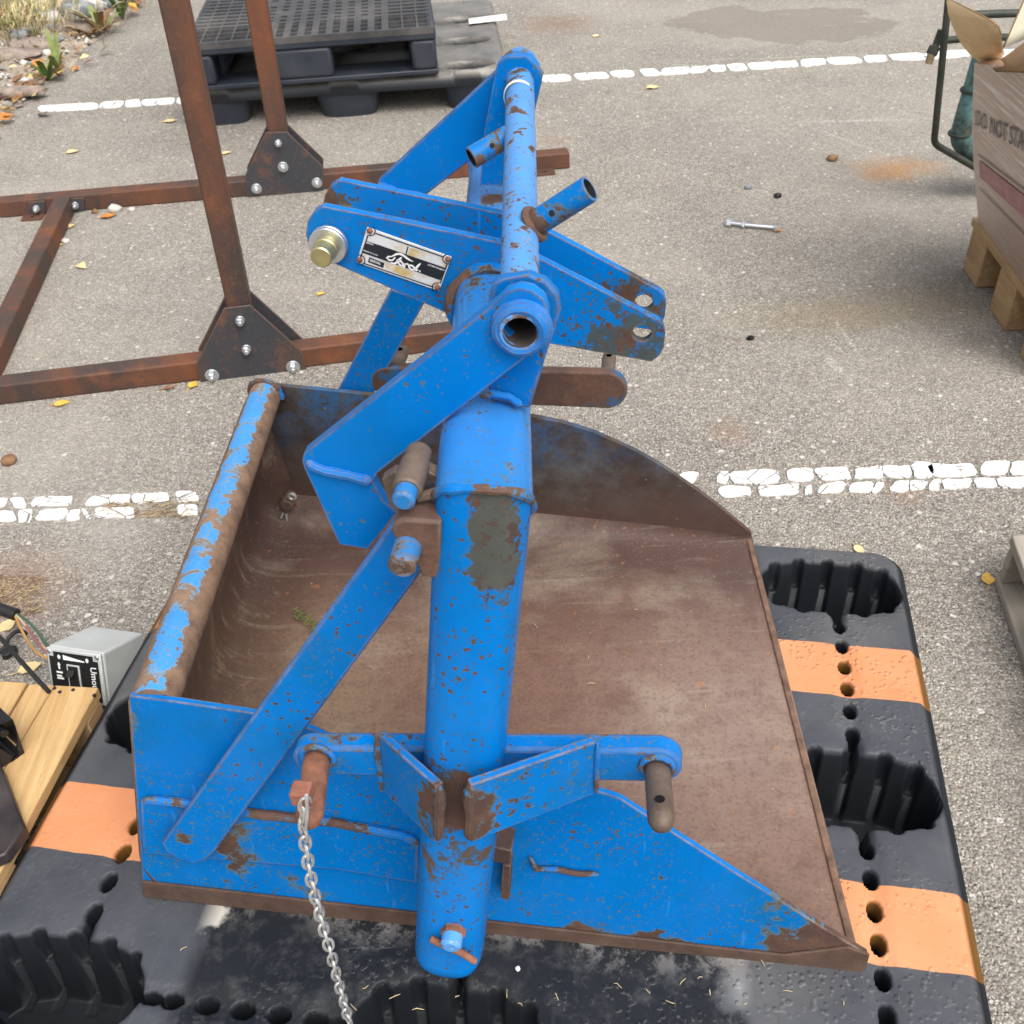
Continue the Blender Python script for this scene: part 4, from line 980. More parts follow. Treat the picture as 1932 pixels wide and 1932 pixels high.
def build_pallet(name, mat, c, px_, py_, ztop, step, parent, hf=None, fy=0.0):
    nx, ny = int(1.2/step)+1, int(1.0/step)+1
    xs = np.linspace(-.6, .6, nx); ys = np.linspace(-.5, .5, ny)
    X, Y = np.meshgrid(xs, ys, indexing='ij')
    # pull the corners of the sheet round
    r = .05; Xc, Yc = X.copy(), Y.copy()
    ax_, ay_ = np.abs(X)-(.6-r), np.abs(Y)-(.5-r); mk = (ax_ > 0) & (ay_ > 0)
    mx = np.maximum(ax_, ay_); ln = np.sqrt(ax_**2+ay_**2)+1e-9; k = np.where(mk, mx/ln, 1)
    Xc = np.where(mk, np.sign(X)*((.6-r)+ax_*k), X); Yc = np.where(mk, np.sign(Y)*((.5-r)+ay_*k), Y)
    Z = (hf or pallet_height)(Xc, Yc)
    P = c[None, None, :]+Xc[..., None]*px_+Yc[..., None]*py_+np.zeros(3); P[..., 2] = ztop+Z
    L = np.array(parent.location)
    vs = (P-L).reshape(-1, 3); idx = np.arange(nx*ny).reshape(nx, ny)
    q = np.stack([idx[:-1, :-1], idx[1:, :-1], idx[1:, 1:], idx[:-1, 1:]], -1).reshape(-1, 4)
    bd = np.concatenate([idx[:, 0], idx[-1, 1:], idx[-2::-1, -1], idx[0, -2:0:-1]])
    low = vs[bd].copy(); mid = vs[bd].copy(); cc = np.array([*(np.asarray(c)-L)[:2], 0])
    low[:, 2] = ztop-.052-L[2]; low[:, :2] += (low[:, :2]-cc[:2])*.004
    lidx = np.arange(len(bd))+nx*ny; vs = np.concatenate([vs, low])
    sk = np.stack([bd, lidx, np.roll(lidx, -1), np.roll(bd, -1)], -1)
    q = np.concatenate([q, sk])
    me = bpy.data.meshes.new(name); me.vertices.add(len(vs)); me.vertices.foreach_set('co', vs.astype(np.float32).ravel())
    me.loops.add(q.size); me.loops.foreach_set('vertex_index', q.astype(np.int32).ravel())
    me.polygons.add(len(q)); me.polygons.foreach_set('loop_start', np.arange(0, q.size, 4, dtype=np.int32))
    me.polygons.foreach_set('use_smooth', np.ones(len(q), bool)); me.update(calc_edges=True); me.validate()
    me.materials.append(mat); o = bpy.data.objects.new(name, me); COL.objects.link(o); o.parent = parent
    feet = []
    for cx in (-.47, .005, .478):
        for cy in (-.375, .012, .398):
            mb = MB(); b = np.asarray(c)+cx*px_+(cy+fy)*py_
            def rr(s, z): return [V(*(b+px_*(.118*s*math.copysign(abs(math.cos(t))**.6, math.cos(t)))+py_*(.068*s*math.copysign(abs(math.sin(t))**.6, math.sin(t))))[:2], z) for t in circ(24)]
            mb.rings([rr(.84, .0), rr(.86, .004), rr(1.02, ztop-.051)], caps=False); mb.add(rr(.84, .0005), [tuple(range(24))[::-1]]); mb.build('foot', M['plastic_far'], parent)
    return o
pt = thing('plastic_pallet', 'black nestable plastic pallet with orange stripes under the blue scoop', 'pallet', PC, 'plastic pallets')
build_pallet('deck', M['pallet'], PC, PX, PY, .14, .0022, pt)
# moulded letters at the edge of the deck
mb = MB()
for i, (u, v) in enumerate(((1672, 1236), (1690, 1222), (1765, 1790))):
    o_ = onz(u, v, .1402); mb.text('PALLET', o_, -PY, PX, .017, lift=.0004, bold=.005)
emb = plain('orange_moulding', (.60, .22, .08), .6, .1); emb_b = plain('black_moulding', (.035, .038, .045), .55, .2)

# ------------------------------------------------------------------ bolted frame of rusty box steel
def onv(u, v, p, n): return onpl(u, v, p, n)
FR0, FR1 = V(-1.187, 2.048, 0), V(-.130, 2.191, 0); fd = unit(FR1-FR0); fn = V(-fd[1], fd[0], 0)
GR0, GR1 = V(-1.566, 3.134, 0), V(.249, 3.293, 0); gd = unit(GR1-GR0); gn = V(-gd[1], gd[0], 0)
FRM = thing('metal_rack', 'rust brown box steel rack with two tall posts bolted through dark gusset plates', 'steel rack', (FR0+GR0)/2)
T = .026
def tubebox(a, b, ux, uz, hx, hz, name, mat, parent=FRM, bev=.005):
    mb = MB(); a, b = np.asarray(a), np.asarray(b); mb.box((a+b)/2, (b-a)/2, ux*hx, uz*hz); return mb.build(name, mat, parent, bevel=bev, seg=3)
a0 = FR0-fd*.5; a1 = FR0+fd*1.53
tubebox(a0+fn*T+UP*T, a1+fn*T+UP*T, fn, UP, T, T, 'beam', M['frame'])
b0 = GR0-gd*.0; b1 = GR1
tubebox(b0+gn*T+UP*T, b1+gn*T+UP*T, gn, UP, T, T, 'beam', M['frame'])
c0 = onz(112, 382, .05)-UP*.024; c1 = onz(8, 598, .05)-UP*.024; cd = unit(c1-c0); c0 = GR0+gd*((c0-GR0)@gd)-gn*.001+UP*T; kk = ((FR0+fn*2*T-c0)@fn)/(cd@fn)
c1 = c0+cd*(kk-.001)
tubebox(c0, c1, unit(np.cross(cd, UP)), UP, T, T, 'beam', M['frame'])
def post(ub, vb, ut, vt, base, dn, zt, name='post', hw=.027):
    nn = dn; pb = onpl(ub, vb, base+nn*.001, nn); ptop = onpl(ut, vt, base+nn*.001, nn); w = unit(ptop-pb)
    q = pb-w*((pb[2]-2*T)/w[2]); tp = q+w*((zt-q[2])/w[2]); dd = unit(np.cross(nn, w)); dd = dd if dd[0] > 0 else -dd
    off = nn*(hw+.0005)
    o = tubebox(q+off, tp+off, dd, nn, hw, hw, name, M['frame']); return q, w, dd
q1, w1, d1 = post(450, 578, 325, 0, FR0, fn, 1.75)
q2, w2, d2 = post(523, 247, 481, 0, GR0, gn, 1.75, hw=.030)
mb = MB()
def bolt(c, n, parent, big):
    """washer, nut and stub on a plate; n points out of the plate"""
    x, y = perp(n); R = .0165 if big else .0108
    mb = MB(); mb.cyl(c-n*.001, c+n*.0022, R, seg=26, bev=.0005); bo = mb.build('washer', M['zinc'], parent)
    mb = MB(); mb.cyl(c+n*.002, c+n*.0115, .0100, seg=6, bev=.0012); mb.cyl(c+n*.010, c+n*.021, .0056, seg=14, bev=.001); mb.build('bolt', M['zinc'], parent)
def gusset(pts, base, nn, bolts, thick=.006):
    fr = -nn*.007
    P = [onpl(u, v, base+fr, nn) for u, v in pts]
    mb = MB(); mb.prism(P, nn*thick); g1 = mb.build('gusset_plate', M['gusset'], FRM, bevel=.0012)
    mb = MB(); mb.prism([p+nn*(2*T+.0145) for p in P], nn*thick); mb.build('gusset_plate', M['gusset'], FRM, bevel=.0012)
    for u, v, big in bolts: bolt(onpl(u, v, base+fr, nn), -nn, g1, big)
gusset([(423, 582), (472, 576), (540, 637), (572, 667), (581, 708), (560, 711), (380, 730), (371, 686)], FR0, fn, [(453, 604, 0), (465, 658, 0), (400, 708, 1), (553, 692, 1)])
gusset([(501, 250), (541, 249), (609, 314), (611, 362), (466, 371), (463, 330)], GR0, gn, [(525, 270, 0), (534, 315, 1), (484, 356, 1), (598, 345, 1)])
# clips where the long rail meets the far beam, foot tabs
for u0, u1, ub in ((53, 84, 69), (122, 158, 142)):
    v0 = lambda u: 382-.085*(u-53)
    mb = MB(); P = [onpl(u, v, GR0-gn*.0065, gn) for u, v in ((u0, v0(u0)), (u1, v0(u1)), (u1, v0(u1)+29), (u0, v0(u0)+29))]
    mb.prism(P, gn*.006); cl_ = mb.build('angle_clip', M['gusset'], FRM, bevel=.001)
    bolt(onpl(ub, v0(ub)+13, GR0-gn*.0065, gn), -gn, cl_, 0)
for u, v, L_, bs, nn_, dd_ in ((60, 414, .05, GR0, gn, gd), (1030, 331, .05, GR0, gn, gd), (1140, 668, .05, FR0, fn, fd)):
    p = onz(u, v, .003); p = bs+dd_*((p-bs)@dd_); mb = MB(); mb.box(p-nn_*.02+UP*.0035, dd_*.032, nn_*.024, UP*.003)
    mb.cyl(p-nn_*.026+UP*.0066, p-nn_*.026+UP*.007, .006, seg=12, mi=1); mb.build('foot_tab', [M['frame'], M['hole']], FRM, bevel=.001)
for u0, u1 in ((28, 50), (1015, 1040)):
    pass

# ------------------------------------------------------------------ two black pallets beyond the frame
def oval_height(X, Y):
    def sst(a): a = np.clip(a, 0, 1); return a*a*(3-2*a)
    de = np.minimum(.6-np.abs(X), .5-np.abs(Y)); z = -.014*(1-sst(de/.02))+.0015*np.sin(11*X)*np.sin(13*Y)
    for cxx in (-.47, .0, .455):
        for cyy in (-.43, -.125, .18):
            f = 1-np.sqrt(((X-cxx)/.105)**2+((Y-cyy)/.055)**2)
            z = np.where(f > -.25, np.maximum(z, .004*sst((f+.25)/.2)), z); z = np.where(f > 0, -.10*sst(f/.35), z)
    return z
lc_d = unit(V(1.07, .045, 0)); lc_n = V(-lc_d[1], lc_d[0], 0)
lfr = onz(958, 129, .14); LCc = lfr-lc_d*.6+lc_n*.5
lp = thing('plastic_pallet', 'glossy black nestable plastic pallet beneath the open grid pallet', 'pallet', LCc, 'plastic pallets')
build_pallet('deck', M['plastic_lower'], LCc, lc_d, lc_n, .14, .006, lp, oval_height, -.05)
for k in (1, 2): pass
mb = MB(); P = [onz(u, v, .1480) for u, v in ((884, 35), (955, 26), (957, 37), (885, 45))]
mb.prism(P, V(0, 0, -.001)); tag(mb.build('paper_label', M['white']), 'white paper strip lying on the glossy black pallet deck', 'paper strip')
# upper, rackable pallet with a grid deck
uf0, uf1 = onz(347, 84, .305), onz(821, 50, .305); ud = unit(uf1-uf0); un = V(-ud[1], ud[0], 0); uw = np.linalg.norm(uf1-uf0); uh = 1.05
upal = thing('grid_pallet', 'black plastic pallet with an open grid deck stacked on another pallet', 'pallet', (uf0+uf1)/2+un*.5, 'plastic pallets')
def U(a, b, z): return V(*(uf0+ud*a+un*b)[:2], z)
def masked(xs, ys, mask, z0, z1):
    mb = MB(); nx, ny = len(xs)-1, len(ys)-1
    for i in range(nx):
        for j in range(ny):
            if not mask[i][j]: continue
            A = [U(xs[i], ys[j], z1), U(xs[i+1], ys[j], z1), U(xs[i+1], ys[j+1], z1), U(xs[i], ys[j+1], z1)]
            mb.add(A, [(0, 1, 2, 3)])
            Bq = [p-UP*(z1-z0) for p in A]
            for (di, dj, e0, e1) in ((0, -1, 0, 1), (1, 0, 1, 2), (0, 1, 2, 3), (-1, 0, 3, 0)):
                ii, jj = i+di, j+dj
                if not (0 <= ii < nx and 0 <= jj < ny) or not mask[ii][jj]:
                    mb.add([A[e0], Bq[e0], Bq[e1], A[e1]], [(0, 1, 2, 3)])
    return mb
def ribs(L_, cell, rib):
    n_ = max(1, round(L_/cell)); pit = (L_-rib)/n_; x = [0.0]
    for i in range(n_): x += [i*pit+rib, (i+1)*pit]
    x += [L_]; return x
def deck_lines(L_, nb0, nb1):
    bc, br, ic, ir = .046, .0065, .024, .024; x = [0.0, br]
    for i in range(nb0): x += [x[-1]+bc, x[-1]+bc+br]
    end = L_-br-nb1*(bc+br); n_ = int((end-x[-1])/(ic+ir)); e_ = (end-x[-1])/n_
    for i in range(n_): x += [x[-1]+e_*.5, x[-1]+e_]
    for i in range(nb1): x += [x[-1]+bc, x[-1]+bc+br]
    return x
xs, ys = deck_lines(uw, 4, 3), deck_lines(uh, 3, 3)
nx, ny = len(xs)-1, len(ys)-1; mask = [[True]*ny for _ in range(nx)]; rgm = np.random.default_rng(3)
for i in range(nx):
    for j in range(ny):
        if i % 2 == 1 and j % 2 == 1:
            a, b = (xs[i]+xs[i+1])/2, (ys[j]+ys[j+1])/2
            border = i < 9 or i > nx-8 or j < 7 or j > ny-8
            hole = border or rgm.random() < .93
            if hole: mask[i][j] = False
mb = masked(xs, ys, mask, .283, .305); mb.build('deck', M['plastic_deck'], upal, ang=30)
mb = MB(); mb.add([U(.01, .01, .270), U(uw-.01, .01, .270), U(uw-.01, uh-.01, .270), U(.01, uh-.01, .270)], [(0, 1, 2, 3)]); mb.build('grid_shade_sheet', M['hole'], upal)  # black sheet added under the open grid, standing in for its shade
def ub(a0, a1, b0, b1, z0, z1, name, bev=.006, mat='plastic_far'):
    mb = MB(); mb.box((U(a0, b0, z0)+U(a1, b1, z1))/2, ud*(a1-a0)/2, un*(b1-b0)/2, UP*(z1-z0)/2); return mb.build(name, M[mat], upal, bevel=bev, seg=2)
ub(0, uw, .001, .03, .262, .3035, 'rim_band'); ub(uw-.03, uw, .03, uh, .262, .3035, 'rim_band'); ub(0, .03, .03, uh, .262, .3035, 'rim_band')
for a0, a1 in ((.0, .085), (.275*uw/.87, .50*uw/.87), (uw-.095, uw)):
    for b0 in (.004, .43, .86): ub(a0+.002, a1-.002, b0, b0+.16, .158, .264, 'block', .014)
ub(.0, uw, .006, .15, .143, .160, 'bottom_runner', .004); ub(.0, uw, .45, .58, .143, .160, 'bottom_runner', .004); ub(.0, uw, .88, 1.02, .143, .160, 'bottom_runner', .004)
for a0, a1 in ((.0, .1), (uw-.1, uw)): ub(a0, a1, .152, .448, .144, .158, 'bottom_runner', .004)

# ------------------------------------------------------------------ shrink-wrapped carton on its pallet, right
C0 = onz(1845, 418, .14); C1 = onz(1932, 537, .14); cdn = unit(C1-C0); cx = V(-cdn[1], cdn[0], 0); cx = cx if cx[0] > 0 else -cx
tl = onpl(1838, 120, C0-cx*.115, cx)
zt = tl[2]
def carton_pt(s, z, out=0.0):
    """left face: s metres from the far corner towards the eye, bulging outwards"""
    t = (z-.14)/(zt-.14); bul = .035*math.sin(math.pi*min(1, max(0, t)))*math.sin(math.pi*min(1, max(.0, (s+.02)/.85)))
    return C0+cdn*(s-.09*t*(1-s/.9))-cx*(.115*t**1.3+bul+out)+UP*(z-.14)
tl_s = (tl-C0) @ cdn
_pt = onpl(1938, 133, tl, cx); KS = ((_pt[2]-.14)/(zt-.14)-1)/((_pt-tl) @ cdn)
def carton_pt(s, z, out=0.0):
    t = (z-.14)/(zt-.14); bul = .014*math.sin(math.pi*min(1, max(0, t)))
    return C0+cdn*(s+tl_s*t*(1-s/.9))-cx*(.115*t**1.15+bul+out)+UP*(z-.14)*(1+KS*min(.40, max(0, s)))
CT = thing('wrapped_carton', 'brown carton in clear stretch wrap on a wooden pallet, blurred black print on its side', 'carton', C0+cx*.3+cdn*.4)
ns, nz = 24, 18; mb = MB(); rgc2 = np.random.default_rng(8)
face = np.array([[carton_pt(.52*i/(ns-1), .14+(zt-.14)*j/(nz-1)) for j in range(nz)] for i in range(ns)]); mb.grid(face, flip=True)
back = np.array([[face[0][j]+cx*(.62*k/5)+cdn*(-.02*math.sin(k/5*math.pi)) for j in range(nz)] for k in range(6)]); mb.grid(back)
frt = np.array([[face[-1][j]+cx*(.62*k/5) for j in range(nz)] for k in range(6)]); mb.grid(frt, flip=True)
top = np.array([[face[i][-1]+cx*q+UP*h for q, h in ((0, 0), (.006, .004), (.03, .008), (.08, .01), (.16, .01), (.62, .01))] for i in range(ns)]); mb.grid(top, flip=True)
mb.build('carton_body', M['carton'], CT, ang=50)
def on_carton(u, v):
    """s, z of the print from where it is seen, on the bulging side"""
    best = None
    for s in np.linspace(-.1, .5, 61):
        for z in np.linspace(.14, zt, 41):
            c = (carton_pt(s, z)-CAMP) @ WM; e = (c[0]/c[2]*FP+966-u)**2+(c[1]/c[2]*FP+966-v)**2
            if best is None or e < best[0]: best = (e, s, z)
    return best[1], best[2]
def cprint(body, s0, z0, size, mat, name, bold=.02, sx=1.0, slope=0.0):
    mb = MB(); mb.text(body, V(0, 0, 0), V(1, 0, 0), V(0, 1, 0), size, bold=bold, sx=sx)
    mb.v = [tuple(carton_pt(s0+p[0], z0+p[1]+slope*p[0], .0025)) for p in mb.v]
    mb.f = [f[::-1] for f in mb.f] if False else mb.f
    return mb.build(name, M[mat], CT)
s, z = on_carton(1868, 252)
cprint('DO', s-.098, z, .050, 'ink_faint', 'print', .012, .95); cprint('NOT STACK', s, z, .050, 'ink', 'print', .012, .95)
s, z = on_carton(1848, 305)
mb = MB(); mb.grid(np.array([[carton_pt(s+.48*i/14, z-.042+.042*j/3, .0022) for j in range(4)] for i in range(15)]), flip=True); mb.build('red_band', M['ink_red'], CT)
s2, z2_ = on_carton(1848, 292)
for zz in (z2_, z2_-.085):
    mb = MB(); mb.grid(np.array([[carton_pt(s2+.48*i/14, zz+.003*j, .0024) for j in range(2)] for i in range(15)]), flip=True); mb.build('flute_line', M['ink_line'], CT)
# its pallet
WP = thing('wooden_pallet', 'new pine pallet under the wrapped carton', 'pallet', C0+cx*.3+cdn*.4, 'wooden pallets')
def pbox(c, hx, hy, hz, name, par, mat='wood_pallet', ax=None, ay=None, bev=.002):
    mb = MB(); mb.box(c, (cx if ax is None else ax)*hx, (cdn if ay is None else ay)*hy, UP*hz); return mb.build(name, M[mat], par, bevel=bev)
for k in range(5): pbox(C0+cx*(.052+.135*k)+cdn*.25+V(0, 0, .128-.14), .056, .28, .010, 'deck_board', WP)
for a in (.0, .3, .6):
    for b in (.035, .255, .475): pbox(C0+cx*(a+.045)+cdn*b+V(0, 0, .0590-.14), .045, .055, .0582, 'block', WP, bev=.003)
# open carton flaps on top
OC = thing('open_carton', 'open cardboard box with curled flaps on top of the wrapped carton', 'carton', tl+cx*.2+cdn*.2)
base_p = tl
def sheet(name, pts, mat, t=.004, bulge=0.0, nrm=None):
    """thin bent card between four corner curves, thickness real"""
    G_ = np.array(pts); mb = MB(); mb.grid(G_); o = mb.build(name, [M[mat], M['card_edge']], OC, ang=14)
    so = o.modifiers.new('thick', 'SOLIDIFY'); so.thickness = t; so.offset = 0; so.material_offset_rim = 1; return o
hx0 = onpl(1870, 128, tl+cx*.06, cx); hx1 = onpl(1895, 100, tl+cx*.07, cx)
Pl = lambda u, v, dx: onpl(u, v, tl+cx*dx, cx)
outer = [(1870, 128), (1848, 116), (1829, 100), (1815, 82), (1806, 66), (1798, 47), (1791, 26), (1787, 1)]
inner = [(1895, 101), (1892, 88), (1890, 78), (1889, 70), (1888, 62), (1884, 51), (1865, 36), (1793, -1)]
depth = [.06, .02, -.02, -.055, -.08, -.10, -.115, -.12]
grid_ = []
for (a, b, dx) in zip(outer, inner, depth):
    A, B_ = Pl(*a, dx), Pl(*b, dx); grid_.append([A+(B_-A)*q for q in np.linspace(0, 1, 5)])
sheet('flap', grid_, 'cardboard')
A, B_ = Pl(1870, 127, .03), Pl(1990, 40, .10)
Cc, Dd = Pl(1878, 134, -.03), Pl(1990, 138, -.03)
sheet('flap', [[A+(B_-A)*q for q in np.linspace(0, 1, 5)], [Cc+(Dd-Cc)*q for q in np.linspace(0, 1, 5)]], 'cardboard_b')
A, B_ = Pl(1893, 90, .10), Pl(1945, -30, .16); Cc, Dd = Pl(1960, 62, .30), Pl(1990, -30, .3)
sheet('flap', [[A+(B_-A)*q for q in np.linspace(0, 1, 5)], [Cc+(Dd-Cc)*q for q in np.linspace(0, 1, 5)]], 'cardboard_p')

# ------------------------------------------------------------------ copper pipework behind the carton
PP = C0-cdn*.42-cx*.02; pn = unit(V(-.12, 1, 0))
CPa = thing('pipe_assembly', 'green tarnished copper pipework standing behind the wrapped carton', 'pipework', (PP[0], PP[1], 0))
Q = lambda u, v, o=0.: onpl(u, v, PP+pn*o, pn)
def bent(name, uvs, r, mat, o=0., ro=.02):
    P = [Q(u, v, o+(w[0] if w else 0)) for u, v, *w in uvs]; out = [P[0]]
    for a, b, c in zip(P[:-2], P[1:-1], P[2:]):
        k = min(ro, np.linalg.norm(b-a)*.45, np.linalg.norm(c-b)*.45)
        for q in np.linspace(0, 1, 6): out.append((1-q)**2*(b+(a-b)/np.linalg.norm(a-b)*k)+2*q*(1-q)*b+q*q*(b+(c-b)/np.linalg.norm(c-b)*k))
    out.append(P[-1]); mb = MB(); mb.sweep(out, r, 14); return mb.build(name, M[mat], CPa)
bent('thin_pipe', [(1792, -25), (1762, 271), (1850, 322), (1960, 392)], .0095, 'copper_dark')
bent('thin_pipe', [(1796, 30, .05), (1880, 26, .05), (1960, 24, .05)], .0105, 'copper_dark')
bent('thin_pipe', [(1776, 56, .03), (1766, 84, .03), (1762, 96, .02)], .0095, 'copper_dark')
bent('thin_pipe', [(1766, 80, .03), (1800, 74, .04), (1900, 70, .05)], .0095, 'copper_dark')
bent('wide_pipe', [(1856, 105, .03), (1808, 268, .03), (1850, 292, .03), (1940, 320, .03)], .030, 'copper', 0, .05)
mb = MB(); a, b = Q(1764, 88, .02), Q(1757, 103, .015); mb.cyl(a, b, .017, seg=6, bev=.002); mb.build('pipe_nut', M['copper_dark'], CPa)
mb = MB(); a, b = Q(1758, 100, .015), Q(1752, 121, .01); mb.cyl(a, b, .0115, .0095, seg=18, bev=.001); mb.build('brass_tip', M['brass'], CPa)
for (u, v), (u2, v2), r in (((1834, 167), (1833, 172), .0315), ((1811, 249), (1810, 254), .0325)):
    mb = MB(); mb.cyl(Q(u, v, .03), Q(u2, v2, .03), r, seg=22, bev=.001); mb.build('solder_ring', M['copper_dark'], CPa)

# ------------------------------------------------------------------ grey wooden pallet at the right edge
G0 = V(.852, 1.292, 0); gdx = unit(V(1, .02, 0)); gdy = V(-gdx[1], gdx[0], 0); yd = unit(V(-.16, -.987, 0))
GP = thing('wooden_pallet', 'weathered grey wooden pallet at the right edge beside a yellow leaf', 'pallet', G0+gdx*.3+yd*.4, 'wooden pallets')
def gb(a0, a1, b0, b1, z0, z1, name, mat='wood_grey'):
    mb = MB(); mb.box(G0+gdx*(a0+a1)/2+yd*(b0+b1)/2+UP*(z0+z1)/2, gdx*(a1-a0)/2, yd*(b1-b0)/2, UP*(z1-z0)/2); return mb.build(name, M[mat], GP, bevel=.0025)
gb(.0, .7, .0, .12, .095, .115, 'deck_board')
for k in range(1, 7): gb(.0, .7, .15*k, .15*k+.11, .095, .115, 'deck_board')
for a in (.003, .33, .66):
    pass
gb(.003, .7, .002, .022, .0195, .094, 'stringer'); gb(.003, .7, .44, .48, .0195, .094, 'stringer'); gb(.003, .7, .9, .94, .0195, .094, 'stringer')
for a in (.0, .3, .6): gb(a, a+.1, .0, .98, .001, .019, 'bottom_board')

# ------------------------------------------------------------------ left: boards, steel offcuts, control box
bz = .150
B0 = onz(187, 1297, bz); B1 = onz(94, 1473, bz); by = unit(B1-B0); bxl = unit(onz(0, 1290, bz)-B0); bxl = unit(bxl-(bxl@by)*by)
BP = thing('timber_pallet', 'fresh pale pine boards of a pallet left of the striped pallet', 'pallet', (B0+by*.3+bxl*.2)*V(1, 1, 0), 'wooden pallets')
w_ = 0.0
for i, wd in enumerate((.113, .095, .095, .095)):
    a, b = w_+.0015, w_+wd-.0025
    if i == 0:
        # the nearest board has split along its grain
        k = .070
        for (p, q_) in (((a, a), (k-.0006, k+.016)), ((k+.0008, k+.0175), (b, b))):
            mb = MB(); mb.prism([B0+bxl*p[0], B0+bxl*q_[0], B0+bxl*q_[1]+by*.62, B0+bxl*p[1]+by*.62], V(0, 0, -.019)); mb.build('deck_board', M['wood_new'], BP, bevel=.0018)
    else:
        mb = MB(); mb.prism([B0+bxl*a-by*.002*i, B0+bxl*b-by*.002*i, B0+bxl*b+by*.62, B0+bxl*a+by*.62], V(0, 0, -.019)); mb.build('deck_board', M['wood_new'], BP, bevel=.0018)
    w_ += wd
for s in (.03, .30, .57):
    mb = MB(); mb.box(B0+by*s+bxl*.2+UP*(-.020-.0545), bxl*.198, by*.022, UP*.0545); mb.build('stringer', M['wood_pallet'], BP, bevel=.002)
for s in (.08, .35): 
    mb = MB(); mb.box(B0+by*s+bxl*.2+UP*(-.1395), bxl*.198, by*.05, UP*.0095); mb.build('bottom_board', M['wood_pallet'], BP, bevel=.002)
for u, v in ((103, 1299), (138, 1302), (113, 1306), (178, 1312)):
    p = onz(u, v, bz); mb = MB(); mb.cyl(p-UP*.001, p+UP*.0012, .0028, seg=10); mb.build('nail_head', M['steel_dark'], BP)
# black steel block with two holes
K0 = onz(20, 1440, bz); kd = unit(onz(47, 1418, bz)-onz(2, 1450, bz)); kn = V(-kd[1], kd[0], 0)
f_ = lambda u, v: onpl(u, v, K0, kn)
mb = MB(); q = [f_(-40, 1475), f_(47, 1421), f_(30, 1372), (f_(24, 1357)), f_(-40, 1385)]
mb.prism(q, kn*.062, holes=[disc(f_(9, 1385)+kn*0, .006, 14, kd, UP), disc(f_(29, 1432), .0065, 14, kd, UP)])
mb.build('steel_bracket_block', M['steel_dark'], bevel=.003); o = bpy.context.scene.objects['steel_bracket_block']
tag(o, 'black steel block with two bolt holes sitting on the pale pine boards', 'steel block')
mb = MB()
A = [onz(u, v, .172) for u, v in ((-30, 1400), (4, 1448), (47, 1562), (10, 1612), (-60, 1640))]
mb.prism(A, V(0, 0, -.0205)); tag(mb.build('steel_bar', M['steel_bright'], bevel=.003), 'scuffed dark steel bar lying across the pine boards', 'steel bar')
# control box
zt_ = .135
T0, T1 = onz(90, 1217, zt_), onz(194, 1232, zt_); bd_ = unit(T1-T0); bh_ = V(-bd_[1], bd_[0], 0); bw = np.linalg.norm(T1-T0); pt_ = math.radians(27); bn_ = bh_*math.cos(pt_)-UP*math.sin(pt_)+bd_*.10
CB = thing('control_box', 'small grey metal control box with black switch panel behind the pine boards', 'control box', (T0+T1)/2*V(1, 1, 0)+bn_*.05)
bn_ = unit(bn_); lean_ = unit(np.cross(bn_, -bd_)); lean_ = lean_ if lean_[2] > 0 else -lean_; lean_ = unit(lean_-bd_*.10)
def cb(a, h, o=0.): return T0+bd_*a-lean_*h-bn_*o
hh = .088
mb = MB(); mb.prism([cb(0, 0), cb(bw, 0), cb(bw, hh), cb(0, hh)], bn_*.100); mb.build('case', M['alu'], CB, bevel=.004, seg=3)
mb = MB(); mb.prism([cb(.001, .001, .006), cb(bw-.001, .001, .006), cb(bw-.001, hh-.001, .006), cb(.001, hh-.001, .006)], bn_*.0065); mb.build('front_frame', M['alu'], CB, bevel=.002)
mb = MB(); i_ = .006
pts_ = [(i_+.008, i_), (bw-i_-.008, i_), (bw-i_-.008, i_+.008), (bw-i_, i_+.008), (bw-i_, hh-i_), (i_, hh-i_), (i_, i_+.008), (i_+.008, i_+.008)]
mb.prism([cb(a, b, .0075) for a, b in pts_], bn_*.0012); mb.build('panel', M['blackface'], CB)
for a in (.0065, bw-.0065):
    mb = MB(); mb.cyl(cb(a, .0065, .0062), cb(a, .0065, .0085), .0038, seg=14, bev=.0006); mb.build('screw', M['zinc'], CB)
mb = MB()
mb.add([cb(.031, .0095, .0079), cb(.068, .0155, .0079), cb(.068, .0175, .0079), cb(.031, .0175, .0079)], [(0, 3, 2, 1)])
for c, s in ((.024, 1), (.073, -1)):
    mb.add([cb(c-.003, .0125, .0079), cb(c, .0095, .0079), cb(c+.003, .0125, .0079), cb(c+.0015, .017, .0079), cb(c-.0015, .017, .0079)], [(4, 3, 2, 1, 0)])
mb.add([cb(.019, .027, .0079), cb(.022, .022, .0079), cb(.025, .027, .0079), cb(.0235, .027, .0079), cb(.0235, .034, .0079), cb(.0205, .034, .0079), cb(.0205, .027, .0079)], [tuple(range(7))[::-1]])
for yy, w0 in ((.038, .011), (.044, .009), (.048, .012)): mb.add([cb(.016, yy, .0079), cb(.016+w0, yy, .0079), cb(.016+w0, yy+.003, .0079), cb(.016, yy+.003, .0079)], [(3, 2, 1, 0)])
mb.text('Umou', cb(bw-.0195, .023, .0079), -lean_, bd_, .0150, lift=0, bold=.015)
mb.build('lettering', M['white'], CB)
mb = MB(); mb.prism([cb(.036, .024, .009), cb(.058, .024, .009), cb(.058, .07, .009), cb(.036, .07, .009)], bn_*.002); mb.build('switch_bezel', M['alu'], CB, bevel=.0006)
mb = MB(); mb.prism([cb(.038, .026, .0095), cb(.056, .026, .0095), cb(.056, .07, .0095), cb(.038, .07, .0095)], bn_*.002); mb.prism([cb(.040, .032, .014), cb(.052, .030, .014), cb(.052, .040, .020), cb(.040, .042, .020)], bn_*.009); mb.build('switch', M['cable'], CB, bevel=.001)
